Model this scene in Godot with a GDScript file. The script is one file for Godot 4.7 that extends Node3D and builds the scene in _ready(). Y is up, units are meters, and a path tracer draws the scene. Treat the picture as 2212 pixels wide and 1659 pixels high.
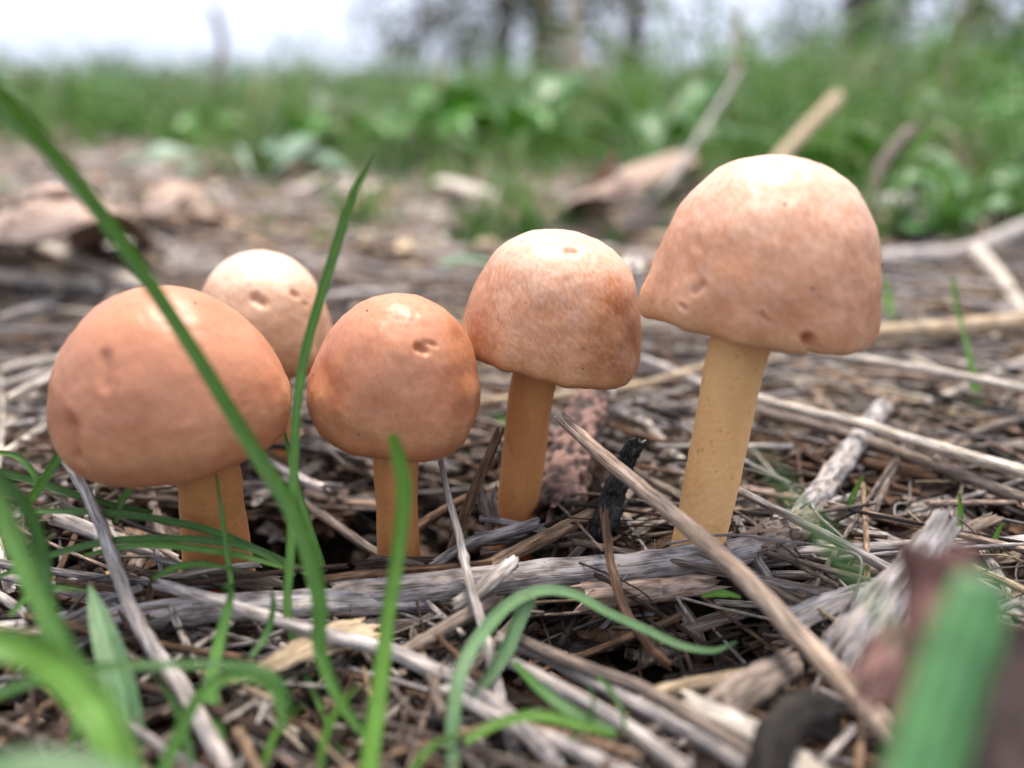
extends Node3D

# The frame of the photograph in which places were measured: 2212 x 1659, vertical angle of view 45 degrees.
const CX := 1106.0
const CY := 829.5
var focal := CY / tan(deg_to_rad(22.5))
var eye := Vector3(0.0, 0.053, 0.0)
var look := Basis.from_euler(Vector3(deg_to_rad(-17.5), 0, 0))
var rng := RandomNumberGenerator.new()
var counts := {}
var noise := FastNoiseLite.new()
var mats := {}
var keep_off: Array = []          # [x, z, radius] of everything that stands in the litter
var landmarks: Array = []         # [x, z, phrase]


func _ready() -> void:
	rng.seed = 41
	noise.seed = 7
	noise.noise_type = FastNoiseLite.TYPE_SIMPLEX_SMOOTH
	noise.frequency = 1.0
	noise.fractal_type = FastNoiseLite.FRACTAL_FBM
	noise.fractal_octaves = 3
	make_camera()
	make_sky()
	make_materials()
	make_ground()
	make_trees()
	make_mushrooms()
	make_heroes()
	make_blades()
	make_litter()
	make_background()


func make_camera() -> void:
	var c := Camera3D.new()
	c.name = "camera"
	add_child(c)
	c.transform = Transform3D(look, eye)
	c.near = 0.006
	c.far = 400.0
	var a := CameraAttributesPhysical.new()
	a.frustum_focal_length = 12.0 / tan(deg_to_rad(22.5))
	a.exposure_aperture = a.frustum_focal_length / 2.8      # an entrance pupil 2.8 mm across
	a.frustum_focus_distance = 0.1065
	a.frustum_near = 0.006
	a.frustum_far = 400.0
	c.attributes = a
	c.fov = 45.0


func make_sky() -> void:
	var sm := ProceduralSkyMaterial.new()
	sm.sky_top_color = Color(0.615, 0.635, 0.68)
	sm.sky_horizon_color = Color(0.53, 0.55, 0.605)
	sm.sky_curve = 0.35
	sm.sky_energy_multiplier = 1.0
	sm.ground_bottom_color = Color(0.2, 0.19, 0.17)
	sm.ground_horizon_color = Color(0.3, 0.31, 0.3)
	sm.sun_angle_max = 40.0
	sm.use_debanding = true
	var sky := Sky.new()
	sky.sky_material = sm
	var e := Environment.new()
	e.background_mode = Environment.BG_SKY
	e.sky = sky
	e.tonemap_mode = Environment.TONE_MAPPER_LINEAR
	e.tonemap_exposure = 4.1
	e.sdfgi_enabled = true
	e.ssao_enabled = true
	e.ssil_enabled = true
	var w := WorldEnvironment.new()
	w.name = "world_environment"
	w.environment = e
	add_child(w)
	var s := DirectionalLight3D.new()
	s.name = "sun"
	s.light_color = Color(1.0, 0.97, 0.93)
	s.light_energy = 0.5
	s.light_angular_distance = 22.0
	s.shadow_enabled = true
	add_child(s)
	s.rotation_degrees = Vector3(-74, 165, 0)


# ---------------------------------------------------------------- places
func ray(px: float, py: float) -> Vector3:
	return look * Vector3((px - CX) / focal, -(py - CY) / focal, -1.0)


func at(px: float, py: float, d: float) -> Vector3:      # d metres along the line of sight of the picture's middle
	return eye + ray(px, py) * d


func on(px: float, py: float, h: float) -> Vector3:      # where that line of sight meets the level h
	var r := ray(px, py)
	return eye + r * ((h - eye.y) / r.y)


func depth(p: Vector3) -> float:
	return -(look.transposed() * (p - eye)).z


func hollow(x: float, z: float) -> float:      # the dark hollow beside the middle mushroom
	return exp(-(Vector2((x + 0.0200) * 0.75, z + 0.110).length_squared()) / (2.0 * 0.0098 * 0.0098))


func dip(x: float, z: float) -> float:         # the shaded dip in front of the thick grey stalk
	return exp(-(Vector2((x - 0.0105) * 0.55, z + 0.0795).length_squared()) / (2.0 * 0.0055 * 0.0055))


func ground_y(x: float, z: float) -> float:
	var d := Vector2(x, z).length()
	var h := -0.0065 + 0.0016 * noise.get_noise_2d(x * 30.0, z * 30.0)
	h -= 0.020 * hollow(x, z) + 0.006 * dip(x, z)     # the hollow round the middle mushroom
	for f in [Vector2(-0.0345, -0.0945), Vector2(0.0004, -0.1083), Vector2(0.0214, -0.096)]:     # soil pushed up at the mushrooms' feet
		h += 0.0042 * exp(-(Vector2(x, z) - f).length_squared() / (2.0 * 0.0065 * 0.0065))
	if d > 0.35:
		h += (noise.get_noise_2d(x * 1.6 + 9.0, z * 1.6) + 0.05) * 0.022 * smoothstep(0.35, 1.6, d)
		h += smoothstep(0.6, 6.0, d) * 0.05 * clampf(d, 0.0, 12.0) * 0.16
	return h


# ---------------------------------------------------------------- nodes
func numbered(called: String) -> String:
	var n: int = counts.get(called, 0)
	counts[called] = n + 1
	return called if n == 0 else "%s_%03d" % [called, n]


func tag(o: Node, label: String, category: String, group := "", kind := "") -> void:
	if label:
		o.set_meta("label", label)
	if category:
		o.set_meta("category", category)
	if group:
		o.set_meta("group", group)
	if kind:
		o.set_meta("kind", kind)


func thing(called: String, label: String, category: String, pos: Vector3, group := "") -> Node3D:
	var o := Node3D.new()
	o.name = numbered(called)
	o.position = pos
	add_child(o)
	tag(o, label, category, group)
	return o


func single(called: String, mesh: Mesh, mat: Material, pos: Vector3, label: String, category: String, group := "", kind := "") -> MeshInstance3D:
	var o := MeshInstance3D.new()
	o.name = numbered(called)
	o.mesh = mesh
	o.material_override = mat
	o.position = pos
	add_child(o)
	tag(o, label, category, group, kind)
	return o


func part(called: String, mesh: Mesh, mat: Material, parent: Node, pos := Vector3.ZERO) -> MeshInstance3D:
	var o := MeshInstance3D.new()
	o.name = called
	o.mesh = mesh
	o.material_override = mat
	o.position = pos
	parent.add_child(o, true)
	return o


# ---------------------------------------------------------------- geometry
class Geo:
	var v := PackedVector3Array()
	var uv := PackedVector2Array()
	var c := PackedColorArray()
	var idx := PackedInt32Array()
	var weld := PackedInt32Array()

	func grid(rows: int, cols: int, base: int, closed := false) -> void:
		for i in rows - 1:
			for j in cols - 1:
				var a := base + i * cols + j
				idx.append_array(PackedInt32Array([a, a + cols, a + cols + 1, a, a + cols + 1, a + 1]))
		if closed:
			for i in rows:
				weld.append(base + i * cols)
				weld.append(base + i * cols + cols - 1)

	func build() -> ArrayMesh:
		var n := PackedVector3Array()
		n.resize(v.size())
		for t in range(0, idx.size(), 3):
			var a := v[idx[t]]
			var f := (v[idx[t + 2]] - a).cross(v[idx[t + 1]] - a) * 1e6
			n[idx[t]] += f
			n[idx[t + 1]] += f
			n[idx[t + 2]] += f
		for k in range(0, weld.size(), 2):
			var s := n[weld[k]] + n[weld[k + 1]]
			n[weld[k]] = s
			n[weld[k + 1]] = s
		for i in n.size():
			n[i] = n[i].normalized() if n[i].length_squared() > 1e-24 else Vector3.UP
		var arr := []
		arr.resize(Mesh.ARRAY_MAX)
		arr[Mesh.ARRAY_VERTEX] = v
		arr[Mesh.ARRAY_NORMAL] = n
		if uv.size() == v.size():
			arr[Mesh.ARRAY_TEX_UV] = uv
		if c.size() == v.size():
			arr[Mesh.ARRAY_COLOR] = c
		arr[Mesh.ARRAY_INDEX] = idx
		var m := ArrayMesh.new()
		m.add_surface_from_arrays(Mesh.PRIMITIVE_TRIANGLES, arr)
		return m


func smooth_path(p: Array, steps: int) -> PackedVector3Array:     # Catmull-Rom through the points
	var out := PackedVector3Array()
	var n := p.size()
	for i in n - 1:
		var a: Vector3 = p[maxi(i - 1, 0)]
		var b: Vector3 = p[i]
		var c: Vector3 = p[i + 1]
		var d: Vector3 = p[mini(i + 2, n - 1)]
		if i == 0:
			a = b * 2.0 - c
		if i == n - 2:
			d = c * 2.0 - b
		for k in steps:
			out.append(b.cubic_interpolate(c, a, d, float(k) / steps))
	out.append(p[n - 1])
	return out


func smooth_values(p: Array, steps: int) -> PackedFloat32Array:
	var out := PackedFloat32Array()
	for i in p.size() - 1:
		for k in steps:
			out.append(lerpf(p[i], p[i + 1], float(k) / steps))
	out.append(p[p.size() - 1])
	return out


# a round stalk along a path; ridges run along it, and its broken ends are ragged and hollow
func tube(g: Geo, pts: PackedVector3Array, rad: PackedFloat32Array, sides: int, ridges := 0, ridge := 0.0, ragged := 0.6, rough := 0.0, sd := 0, squash := 1.0) -> void:
	var n := pts.size()
	var t := (pts[1] - pts[0]).normalized()
	var nn := t.cross(Vector3(0.31, 0.9, 0.27)).normalized()
	var ring_rows: Array = []
	var run := 0.0
	var base_body := g.v.size()
	var phase := float(sd % 17) * 0.7
	for i in n:
		var t2 := (pts[mini(i + 1, n - 1)] - pts[maxi(i - 1, 0)]).normalized()
		nn = (nn - t2 * nn.dot(t2)).normalized()
		var bb := t2.cross(nn)
		if i > 0:
			run += pts[i].distance_to(pts[i - 1])
		for j in sides + 1:
			var a := TAU * float(j % sides) / sides
			var r := rad[i] * (1.0 + ridge * cos(a * ridges + phase) * (0.7 + 0.3 * sin(run * 300.0 + phase)))
			if rough > 0.0:
				r *= 1.0 + rough * noise.get_noise_3d(cos(a) * 1.3 + sd, sin(a) * 1.3, run / maxf(rad[0], 1e-5) * 0.4)
			var p := pts[i] + nn * cos(a) * r + bb * sin(a) * r * squash
			if ragged > 0.0 and (i == 0 or i == n - 1):
				p += t2 * rad[i] * ragged * 2.2 * noise.get_noise_2d(cos(a) * 2.1 + sd * 3.3, sin(a) * 2.1 + i) * (1.0 if i == 0 else -1.0)
			g.v.append(p)
			g.uv.append(Vector2(run / 0.045 + phase, float(j) / sides))
	g.grid(n, sides + 1, base_body, true)
	for e in 2:
		var i := 0 if e == 0 else n - 1
		var base := g.v.size()
		var src := base_body + i * (sides + 1)
		var into := (pts[1] - pts[0]) if e == 0 else (pts[n - 2] - pts[n - 1])
		var mid := pts[i] + into.normalized() * rad[i] * 0.6
		for row in 2:
			for j in sides + 1:
				g.v.append(mid if (row == 0) == (e == 0) else g.v[src + j])
				g.uv.append(Vector2(0.37, float(j) / sides * 0.2))
		g.grid(2, sides + 1, base)


# a curved strip with thickness: a split straw, a sheath, a strap of bark
func strip(g: Geo, pts: PackedVector3Array, wid: PackedFloat32Array, face: Vector3, arc: float, thick: float, ridges := 5, ridge := 0.1, ragged := 1.0, sd := 0) -> void:
	var n := pts.size()
	var m := 9
	var base := g.v.size()
	var run := 0.0
	var cols := 2 * m + 1
	for i in n:
		var t := (pts[mini(i + 1, n - 1)] - pts[maxi(i - 1, 0)]).normalized()
		var f := (face - t * face.dot(t)).normalized()
		var s := t.cross(f)
		if i > 0:
			run += pts[i].distance_to(pts[i - 1])
		var w := wid[i]
		for k in cols:
			var top := k < m
			var q: float = (float(k) / (m - 1)) * 2.0 - 1.0 if top else 1.0 - (float(k - m) / (m - 1)) * 2.0
			if k == cols - 1:
				q = -1.0
				top = true
			var a := q * arc * 0.5
			var rr := w / maxf(2.0 * sin(minf(arc, PI) * 0.5), 0.05)
			var across := sin(a) * rr if arc > 0.15 else q * w * 0.5
			var lift := (cos(a) - 1.0) * rr if arc > 0.15 else 0.0
			var bump := thick * (ridge * 4.0 * (0.5 + 0.5 * cos(q * ridges * PI)) + 0.6 * noise.get_noise_2d(q * 4.0 + sd, run * 160.0))
			var p := pts[i] + s * across + f * (lift + (thick + bump if top else 0.0))
			if i == 0 or i == n - 1:
				p += t * w * ragged * (noise.get_noise_2d(q * 3.1 + sd * 1.7, float(i) + 0.3) * 0.9) * (1.0 if i == 0 else -1.0)
			elif ragged > 0.0 and absf(q) > 0.99:
				p += s * w * 0.10 * noise.get_noise_2d(run * 400.0, q * 5.0 + sd)
			g.v.append(p)
			g.uv.append(Vector2(run / 0.045 + sd * 0.13, (q * 0.5 + 0.5) * 0.5 + 0.13 * (sd % 5)))
	g.grid(n, cols, base)


# a leaf blade: a sheet bent along its midrib
func blade(g: Geo, pts: PackedVector3Array, wid: PackedFloat32Array, face: Vector3, fold := 0.25, twist := 0.0, wave := 0.0) -> void:
	var n := pts.size()
	var base := g.v.size()
	var run := 0.0
	var cols := 7
	var f := face
	for i in n:
		var t := (pts[mini(i + 1, n - 1)] - pts[maxi(i - 1, 0)]).normalized()
		f = (f - t * f.dot(t)).normalized()
		var ff := f.rotated(t, twist * float(i) / (n - 1))
		var s := t.cross(ff)
		if i > 0:
			run += pts[i].distance_to(pts[i - 1])
		for k in cols:
			var q := float(k) / (cols - 1) * 2.0 - 1.0
			var w := wid[i] * 0.5
			var p := pts[i] + s * q * w + ff * w * (fold * (absf(q) - 0.5) + wave * sin(run * 260.0 / (1.0 + wid[i] * 60.0) + q * 2.0) * absf(q))
			g.v.append(p)
			g.uv.append(Vector2(run / 0.03, q * 0.5 + 0.5))
			var fr := float(i) / (n - 1)
			var tone := 1.0 + 0.35 * noise.get_noise_2d(run * 90.0 + wid[0] * 1e4, q * 0.8 + pts[0].x * 400.0)
			var hue := Color(tone, tone, tone).lerp(Color(1.5, 1.12, 1.0), 0.6 * smoothstep(0.14, 0.0, fr))
			g.c.append(hue.lerp(Color(2.3, 1.05, 1.1), 0.7 * smoothstep(0.95, 1.0, fr + 0.04 * noise.get_noise_2d(q * 3.0, run * 500.0))))
	g.grid(n, cols, base)


# ---------------------------------------------------------------- materials
func lin(r: float, g: float, b: float) -> Color:
	return Color(r, g, b).linear_to_srgb()


func grain_image(sd: int, w: int, h: int, streak: float, specks: float, blotch: float) -> Image:
	var nz := FastNoiseLite.new()
	nz.seed = sd
	nz.frequency = 1.0
	nz.fractal_octaves = 4
	nz.fractal_type = FastNoiseLite.FRACTAL_FBM
	var sp := FastNoiseLite.new()
	sp.seed = sd + 5
	sp.noise_type = FastNoiseLite.TYPE_CELLULAR
	sp.cellular_return_type = FastNoiseLite.RETURN_DISTANCE
	sp.frequency = 1.0
	var im := Image.create(w, h, false, Image.FORMAT_RGB8)
	for y in h:
		for x in w:
			var u := float(x) / w
			var e := smoothstep(0.0, 0.12, minf(u, 1.0 - u) + 0.0)           # the ends of a repeat fade into each other
			var yy := float(y) / h
			var a := nz.get_noise_2d(u * 5.0, yy * 42.0)
			var b := nz.get_noise_2d(u * 17.0 + 40.0, yy * 95.0)
			var k := nz.get_noise_2d(u * 9.0 + 90.0, yy * 6.0)
			a = lerpf(nz.get_noise_2d(3.3, yy * 42.0), a, e)
			var l := 0.80 + streak * (a * 0.75 + b * 0.45) + blotch * k
			var s := sp.get_noise_2d(u * 110.0 + 6.0 * k, yy * 34.0 + 3.0 * b)
			if specks > 0.0 and s < -0.97 + 0.28 * specks * clampf(k + 0.15, 0.0, 0.6):
				l *= 0.35
			l = clampf((l - 0.5) * 1.35 + 0.46, 0.05, 1.0)
			var warm := clampf(0.5 + 0.9 * nz.get_noise_2d(u * 4.0 + 200.0, yy * 9.0), 0.0, 1.0)
			im.set_pixel(x, y, Color(l, l * lerpf(0.99, 0.95, warm), l * lerpf(1.0, 0.88, warm)))
	im.generate_mipmaps()
	return im


func leaf_image(sd: int) -> Image:
	var im := Image.create(256, 128, false, Image.FORMAT_RGB8)
	var nz := FastNoiseLite.new()
	nz.seed = sd
	nz.frequency = 1.0
	for y in 128:
		for x in 256:
			var yy := float(y) / 127.0
			var u := float(x) / 256.0
			var l := 0.78 + 0.13 * sin(yy * 22.0 * PI) + 0.13 * nz.get_noise_2d(u * 3.0, yy * 30.0) + 0.16 * nz.get_noise_2d(u * 14.0, yy * 8.0 + 50.0)
			var mid := exp(-pow((yy - 0.5) / 0.05, 2.0))
			l += 0.22 * mid
			im.set_pixel(x, y, Color(clampf(l + 0.05 * mid, 0, 1), clampf(l, 0, 1), clampf(l * 0.94, 0, 1)))
	return im


func tex(im: Image) -> ImageTexture:
	return ImageTexture.create_from_image(im)


const TONES := [
	["grey", 0.36, 0.34, 0.345], ["pale grey", 0.53, 0.50, 0.50], ["bleached", 0.68, 0.63, 0.57], ["straw coloured", 0.56, 0.45, 0.32], ["tan", 0.40, 0.28, 0.19],
	["pinkish tan", 0.50, 0.38, 0.32], ["brown", 0.19, 0.115, 0.075], ["dark brown", 0.075, 0.048, 0.036], ["greyish brown", 0.25, 0.205, 0.18], ["blackish", 0.03, 0.025, 0.023],
]
var grain_tex: Array = []
var bump_tex: Array = []


func dry(tone: int, which: int) -> StandardMaterial3D:
	var key := "dry%d_%d" % [tone, which]
	if not mats.has(key):
		var m := StandardMaterial3D.new()
		m.albedo_color = lin(TONES[tone][1], TONES[tone][2], TONES[tone][3])
		m.albedo_texture = grain_tex[which]
		m.roughness = 0.72
		m.metallic_specular = 0.35
		m.heightmap_enabled = true
		m.heightmap_texture = grain_tex[which]
		m.heightmap_scale = 0.024
		mats[key] = m
	return mats[key]


func dry_many(which: int) -> StandardMaterial3D:
	var m: StandardMaterial3D = dry(0, which).duplicate()
	m.albedo_color = Color.WHITE
	m.vertex_color_use_as_albedo = true
	return m


func green(key: String, r: float, g: float, b: float, gloss := 0.42, through := 0.5) -> StandardMaterial3D:
	if not mats.has(key):
		var m := StandardMaterial3D.new()
		m.albedo_color = lin(r, g, b)
		m.albedo_texture = mats.leaf_tex
		m.roughness = gloss
		m.vertex_color_use_as_albedo = true
		m.metallic_specular = 0.45
		m.backlight_enabled = true
		m.backlight = Color(through, through, through * 0.6)
		m.heightmap_enabled = true
		m.heightmap_texture = mats.leaf_tex
		m.heightmap_scale = 0.008
		mats[key] = m
	return mats[key]


func make_materials() -> void:
	grain_tex = [tex(grain_image(3, 512, 256, 0.62, 0.55, 0.30)), tex(grain_image(11, 512, 256, 0.60, 0.0, 0.22)), tex(grain_image(23, 512, 256, 0.30, 1.0, 0.38))]
	mats.leaf_tex = tex(leaf_image(5))
	var nb := NoiseTexture2D.new()
	nb.width = 512
	nb.height = 512
	nb.seamless = true
	var nn := FastNoiseLite.new()
	nn.seed = 4
	nn.frequency = 0.03
	nn.fractal_octaves = 5
	nb.noise = nn
	mats.noise_tex = nb

	var skin := StandardMaterial3D.new()
	skin.vertex_color_use_as_albedo = true
	skin.roughness = 0.44
	skin.metallic_specular = 0.5
	skin.subsurf_scatter_enabled = true
	skin.subsurf_scatter_strength = 0.10
	skin.heightmap_enabled = true
	skin.heightmap_texture = nb
	skin.heightmap_scale = 0.0011
	skin.uv1_triplanar = true
	skin.uv1_scale = Vector3(110, 110, 110)
	mats.skin = skin
	var stem: StandardMaterial3D = skin.duplicate()
	stem.roughness = 0.75
	stem.heightmap_scale = 0.003
	stem.uv1_scale = Vector3(220, 90, 220)
	stem.subsurf_scatter_strength = 0.15
	mats.stem = stem
	var dryskin: StandardMaterial3D = stem.duplicate()
	dryskin.subsurf_scatter_enabled = false
	dryskin.heightmap_scale = 0.02
	mats.stem_dry = dryskin
	var pith := StandardMaterial3D.new()
	pith.albedo_color = lin(0.80, 0.76, 0.72)
	pith.albedo_texture = grain_tex[1]
	pith.roughness = 0.7
	mats.white_pith = pith
	var core := StandardMaterial3D.new()
	core.albedo_color = lin(0.10, 0.05, 0.03)
	core.roughness = 0.9
	mats.dark_core = core
	var soil := StandardMaterial3D.new()
	soil.vertex_color_use_as_albedo = true
	soil.roughness = 0.95
	soil.metallic_specular = 0.2
	soil.albedo_texture = nb
	soil.heightmap_enabled = true
	soil.heightmap_texture = nb
	soil.heightmap_scale = 0.08
	soil.uv1_triplanar = true
	soil.uv1_world_triplanar = true
	soil.uv1_scale = Vector3(25, 25, 25)
	mats.soil = soil
	var crumb := StandardMaterial3D.new()
	crumb.albedo_color = lin(0.045, 0.026, 0.018)
	crumb.roughness = 0.9
	mats.crumb = crumb
	var char := StandardMaterial3D.new()
	char.albedo_color = lin(0.011, 0.010, 0.010)
	char.roughness = 0.42
	char.albedo_texture = grain_tex[1]
	char.heightmap_enabled = true
	char.heightmap_texture = grain_tex[1]
	char.heightmap_scale = 0.04
	mats.char = char
	var bark := StandardMaterial3D.new()
	bark.albedo_color = lin(0.16, 0.14, 0.125)
	bark.albedo_texture = grain_tex[1]
	bark.roughness = 0.9
	bark.uv1_scale = Vector3(0.05, 2, 1)
	mats.bark = bark
	green("blade", 0.14, 0.33, 0.06)
	green("blade_bright", 0.16, 0.36, 0.045)
	green("blade_dark", 0.085, 0.22, 0.05)
	green("blade_blue", 0.14, 0.28, 0.125)
	green("weed", 0.11, 0.37, 0.04)
	green("weed_grey", 0.22, 0.36, 0.26)
	green("weed_dark", 0.06, 0.21, 0.035)


# ---------------------------------------------------------------- ground
func make_ground() -> void:
	var g := Geo.new()
	var n := 220
	for i in n + 1:
		for j in n + 1:
			var a := float(i) / n * 2.0 - 1.0
			var b := float(j) / n
			var x := sinh(a * 8.6) / sinh(8.6) * 160.0
			# rows crowd together near the camera and thin out to the horizon
			var q := b * 2.75 - 1.0
			var z := -0.11 - sinh(q * 5.2) / sinh(5.2 * 1.75) * 220.0
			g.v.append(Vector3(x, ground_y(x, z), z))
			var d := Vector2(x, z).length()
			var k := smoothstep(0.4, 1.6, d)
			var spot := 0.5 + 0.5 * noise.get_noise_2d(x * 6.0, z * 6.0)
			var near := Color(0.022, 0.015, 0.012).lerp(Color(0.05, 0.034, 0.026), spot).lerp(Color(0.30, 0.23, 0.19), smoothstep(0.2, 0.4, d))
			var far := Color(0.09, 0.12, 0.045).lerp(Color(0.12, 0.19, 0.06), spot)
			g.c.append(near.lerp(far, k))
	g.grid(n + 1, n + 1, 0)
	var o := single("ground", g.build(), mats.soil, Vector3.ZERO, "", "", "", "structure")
	tag(o, "dark brown soil under the dry litter", "ground", "", "structure")


# ---------------------------------------------------------------- mushrooms
func profile_at(p: Array, u: float) -> Vector2:
	var n := p.size() - 1
	var f := clampf(u, 0.0, 0.99999) * n
	var i := int(f)
	var a: Vector2 = p[maxi(i - 1, 0)]
	var b: Vector2 = p[i]
	var c: Vector2 = p[i + 1]
	var d: Vector2 = p[mini(i + 2, n)]
	if i == 0:
		a = Vector2(-c.x, c.y)
	return b.cubic_interpolate(c, a, d, f - i)


const DOME := [Vector2(0, 0.965), Vector2(0.29, 0.925), Vector2(0.57, 0.765), Vector2(0.8, 0.49), Vector2(0.94, 0.2), Vector2(1, -0.05), Vector2(0.985, -0.25), Vector2(0.92, -0.42), Vector2(0.83, -0.51), Vector2(0.72, -0.48), Vector2(0.62, -0.28)]
const ROUND := [Vector2(0, 1.12), Vector2(0.25, 1.09), Vector2(0.465, 0.985), Vector2(0.71, 0.76), Vector2(0.87, 0.44), Vector2(0.97, 0.1), Vector2(1, -0.12), Vector2(0.96, -0.35), Vector2(0.86, -0.5), Vector2(0.74, -0.54), Vector2(0.64, -0.45), Vector2(0.57, -0.25)]
const BUN := [Vector2(0, 1.19), Vector2(0.3, 1.15), Vector2(0.55, 1.03), Vector2(0.75, 0.83), Vector2(0.9, 0.48), Vector2(0.97, 0.18), Vector2(1, -0.04), Vector2(0.985, -0.16), Vector2(0.92, -0.225), Vector2(0.83, -0.235), Vector2(0.74, -0.17), Vector2(0.66, -0.05)]
const BELL := [Vector2(0, 1.26), Vector2(0.2, 1.235), Vector2(0.39, 1.17), Vector2(0.585, 1.04), Vector2(0.785, 0.77), Vector2(0.92, 0.41), Vector2(0.985, 0.1), Vector2(1, -0.06), Vector2(0.965, -0.17), Vector2(0.88, -0.21), Vector2(0.78, -0.15), Vector2(0.68, -0.02)]


func mushroom(d: Dictionary) -> void:
	var mid: Vector3 = at(d.cap[0], d.cap[1], d.cap[2])
	var size: float = d.cap[3] * d.cap[2] / focal
	var turn := Basis(Vector3.BACK, -deg_to_rad(d.lean)) * Basis(Vector3.RIGHT, deg_to_rad(d.nod))
	var sd: int = d.seed
	var sp: Array = []
	for k in d.stem:
		sp.append(at(k[0], k[1], k[2]))
	var foot: Vector3 = sp[sp.size() - 1]
	var root := thing("mushroom", d.label, "mushroom", foot, "mushrooms growing in a row")
	keep_off.append([foot.x, foot.z, d.stem[-1][3] * d.stem[-1][2] / focal + 0.0004])
	landmarks.append([foot.x, foot.z, d.phrase])
	# cap
	var rows := 132
	var cols := 220
	var g := Geo.new()
	var to_cap := Transform3D(turn, mid)
	for i in rows + 1:
		var pr := profile_at(d.profile, pow(float(i) / rows, 0.92))
		for j in cols + 1:
			var a := TAU * float(j % cols) / cols
			var x := sin(a) * pr.x
			var z := cos(a) * pr.x
			var y := pr.y
			var lob: float = 1.0 + 0.030 * noise.get_noise_3d(sin(a) * 0.55 + sd * 4.1, y * 0.5, cos(a) * 0.55) * 2.0 + d.oval * cos(2.0 * (a - d.oval_at))
			var low := smoothstep(0.4, -0.35, y)
			lob += low * 0.035 * noise.get_noise_2d(sin(a) * 1.5 + sd * 2.7, cos(a) * 1.5) * 2.0
			y += low * (0.05 * noise.get_noise_2d(sin(a) * 0.9 - sd, cos(a) * 0.9) + d.skirt * cos(a - d.skirt_at))
			var p := Vector3(x * lob, y, z * lob)
			p *= 1.0 + 0.012 * noise.get_noise_3d(p.x * 2.3 + sd, p.y * 2.3, p.z * 2.3) + 0.004 * noise.get_noise_3d(p.x * 7.0, p.y * 7.0 + sd, p.z * 7.0)
			g.v.append(p * size)
			# hygrophanous skin: paler where it has dried, the top highlight painted in as well, a darker watery band near the margin
			var mottle := noise.get_noise_3d(p.x * 1.6 + sd * 3.0, p.y * 1.6, p.z * 1.6) * 0.32 + noise.get_noise_3d(p.x * 9.0, p.y * 7.0 + sd, p.z * 9.0) * 0.28 + noise.get_noise_3d(p.x * 34.0, p.y * 26.0 + sd, p.z * 34.0) * 0.50 + noise.get_noise_3d(p.x * 62.0, p.y * 50.0 + sd, p.z * 62.0) * 0.35
			var dry_and_lit: float = d.dry * smoothstep(0.45, 1.15, pr.y + 0.2 * mottle)
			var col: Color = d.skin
			col = col.lerp(d.pale, clampf(dry_and_lit + 0.5 * mottle, -0.14, 1.0))
			var band := exp(-pow((pr.y - d.band) / 0.13, 2.0))
			col = col.lerp(d.pale_band, band * (0.45 + 0.5 * mottle))
			var edge := smoothstep(-0.16, -0.40, pr.y + 0.05 * mottle) if d.profile != BELL and d.profile != BUN else smoothstep(-0.08, -0.24, pr.y)
			col = col.lerp(d.margin, edge * 0.6)
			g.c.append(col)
	var inv := to_cap.affine_inverse()
	for mk in d.marks:
		var ends: Array = []
		for e in 2:
			var best := -1
			var bd := 1e9
			var lr := (inv.basis * ray(mk[e * 2], mk[e * 2 + 1])).normalized()
			var lo := inv * eye
			for i in g.v.size():
				var rel := g.v[i] - lo
				var along := rel.dot(lr)
				var off := (rel - lr * along).length()
				if off < size * 0.045:
					off = along - 1.0
				if off < bd:
					bd = off
					best = i
			ends.append(g.v[best])
		var s: float = mk[4] * d.cap[2] / focal
		var deep: float = mk[5] * 0.85 * d.cap[2] / focal
		var ax: Vector3 = ends[1] - ends[0]
		for i in g.v.size():
			var p := g.v[i]
			var q := clampf((p - ends[0]).dot(ax) / maxf(ax.length_squared(), 1e-12), 0.0, 1.0)
			var dd: float = (p - ends[0] - ax * q).length() / s
			if dd < 3.0:
				var inward := Vector3(-p.x, -0.4 * (p.y + size * 0.2), -p.z).normalized()
				if s < 0.0012:
					dd *= 1.0 + 0.22 * noise.get_noise_3d(p.x / s * 0.5, p.y / s * 0.5, p.z / s * 0.5 + sd)
				var w := exp(-dd * dd)
				g.v[i] += inward * deep * w - inward * deep * 0.10 * exp(-pow(dd - 1.7, 2.0) * 3.0)
				if mk[6] > 0.0:
					g.c[i] = g.c[i].lerp(d.scar, clampf(mk[6] * exp(-dd * dd * 1.3), 0.0, 1.0))
	g.grid(rows + 1, cols + 1, 0, true)
	for i in g.v.size():
		g.v[i] = turn * g.v[i]
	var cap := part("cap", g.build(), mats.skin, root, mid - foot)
	# specks of soil that stick to the skin: one joined part
	var sg := Geo.new()
	rng.seed = 500 + sd
	for k in int(d.specks):
		var i := int(rng.randf_range(0.02, 0.66) * rows) * (cols + 1) + int(fposmod(rng.randfn(0.0, 0.19), 1.0) * cols)
		crumb_at(sg, g.v[i], size * rng.randf_range(0.004, 0.013), rng.randi())
	var so := part("dirt_specks", sg.build(), mats.crumb, cap)
	so.set_meta("kind", "stuff")
	# gills
	var gg := Geo.new()
	var gc := 440
	var last := profile_at(d.profile, 0.94)
	for i in 6:
		for j in gc + 1:
			var a := TAU * float(j % gc) / gc
			var f := float(i) / 5.0
			var r := lerpf(last.x * 0.99, 0.16, f)
			var y := lerpf(last.y + 0.03, 0.30, pow(f, 0.7)) + (0.05 if j % 4 < 2 else -0.05) * sin(f * PI)
			gg.v.append(turn * Vector3(sin(a) * r, y, cos(a) * r) * size)
			gg.c.append(d.stem_color.lerp(d.pale, 0.5))
	gg.grid(6, gc + 1, 0, true)
	part("gills", gg.build(), mats.skin, root, mid - foot)
	# stem
	sp.push_front(mid + turn * Vector3(0, 0.40, 0) * size)
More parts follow.
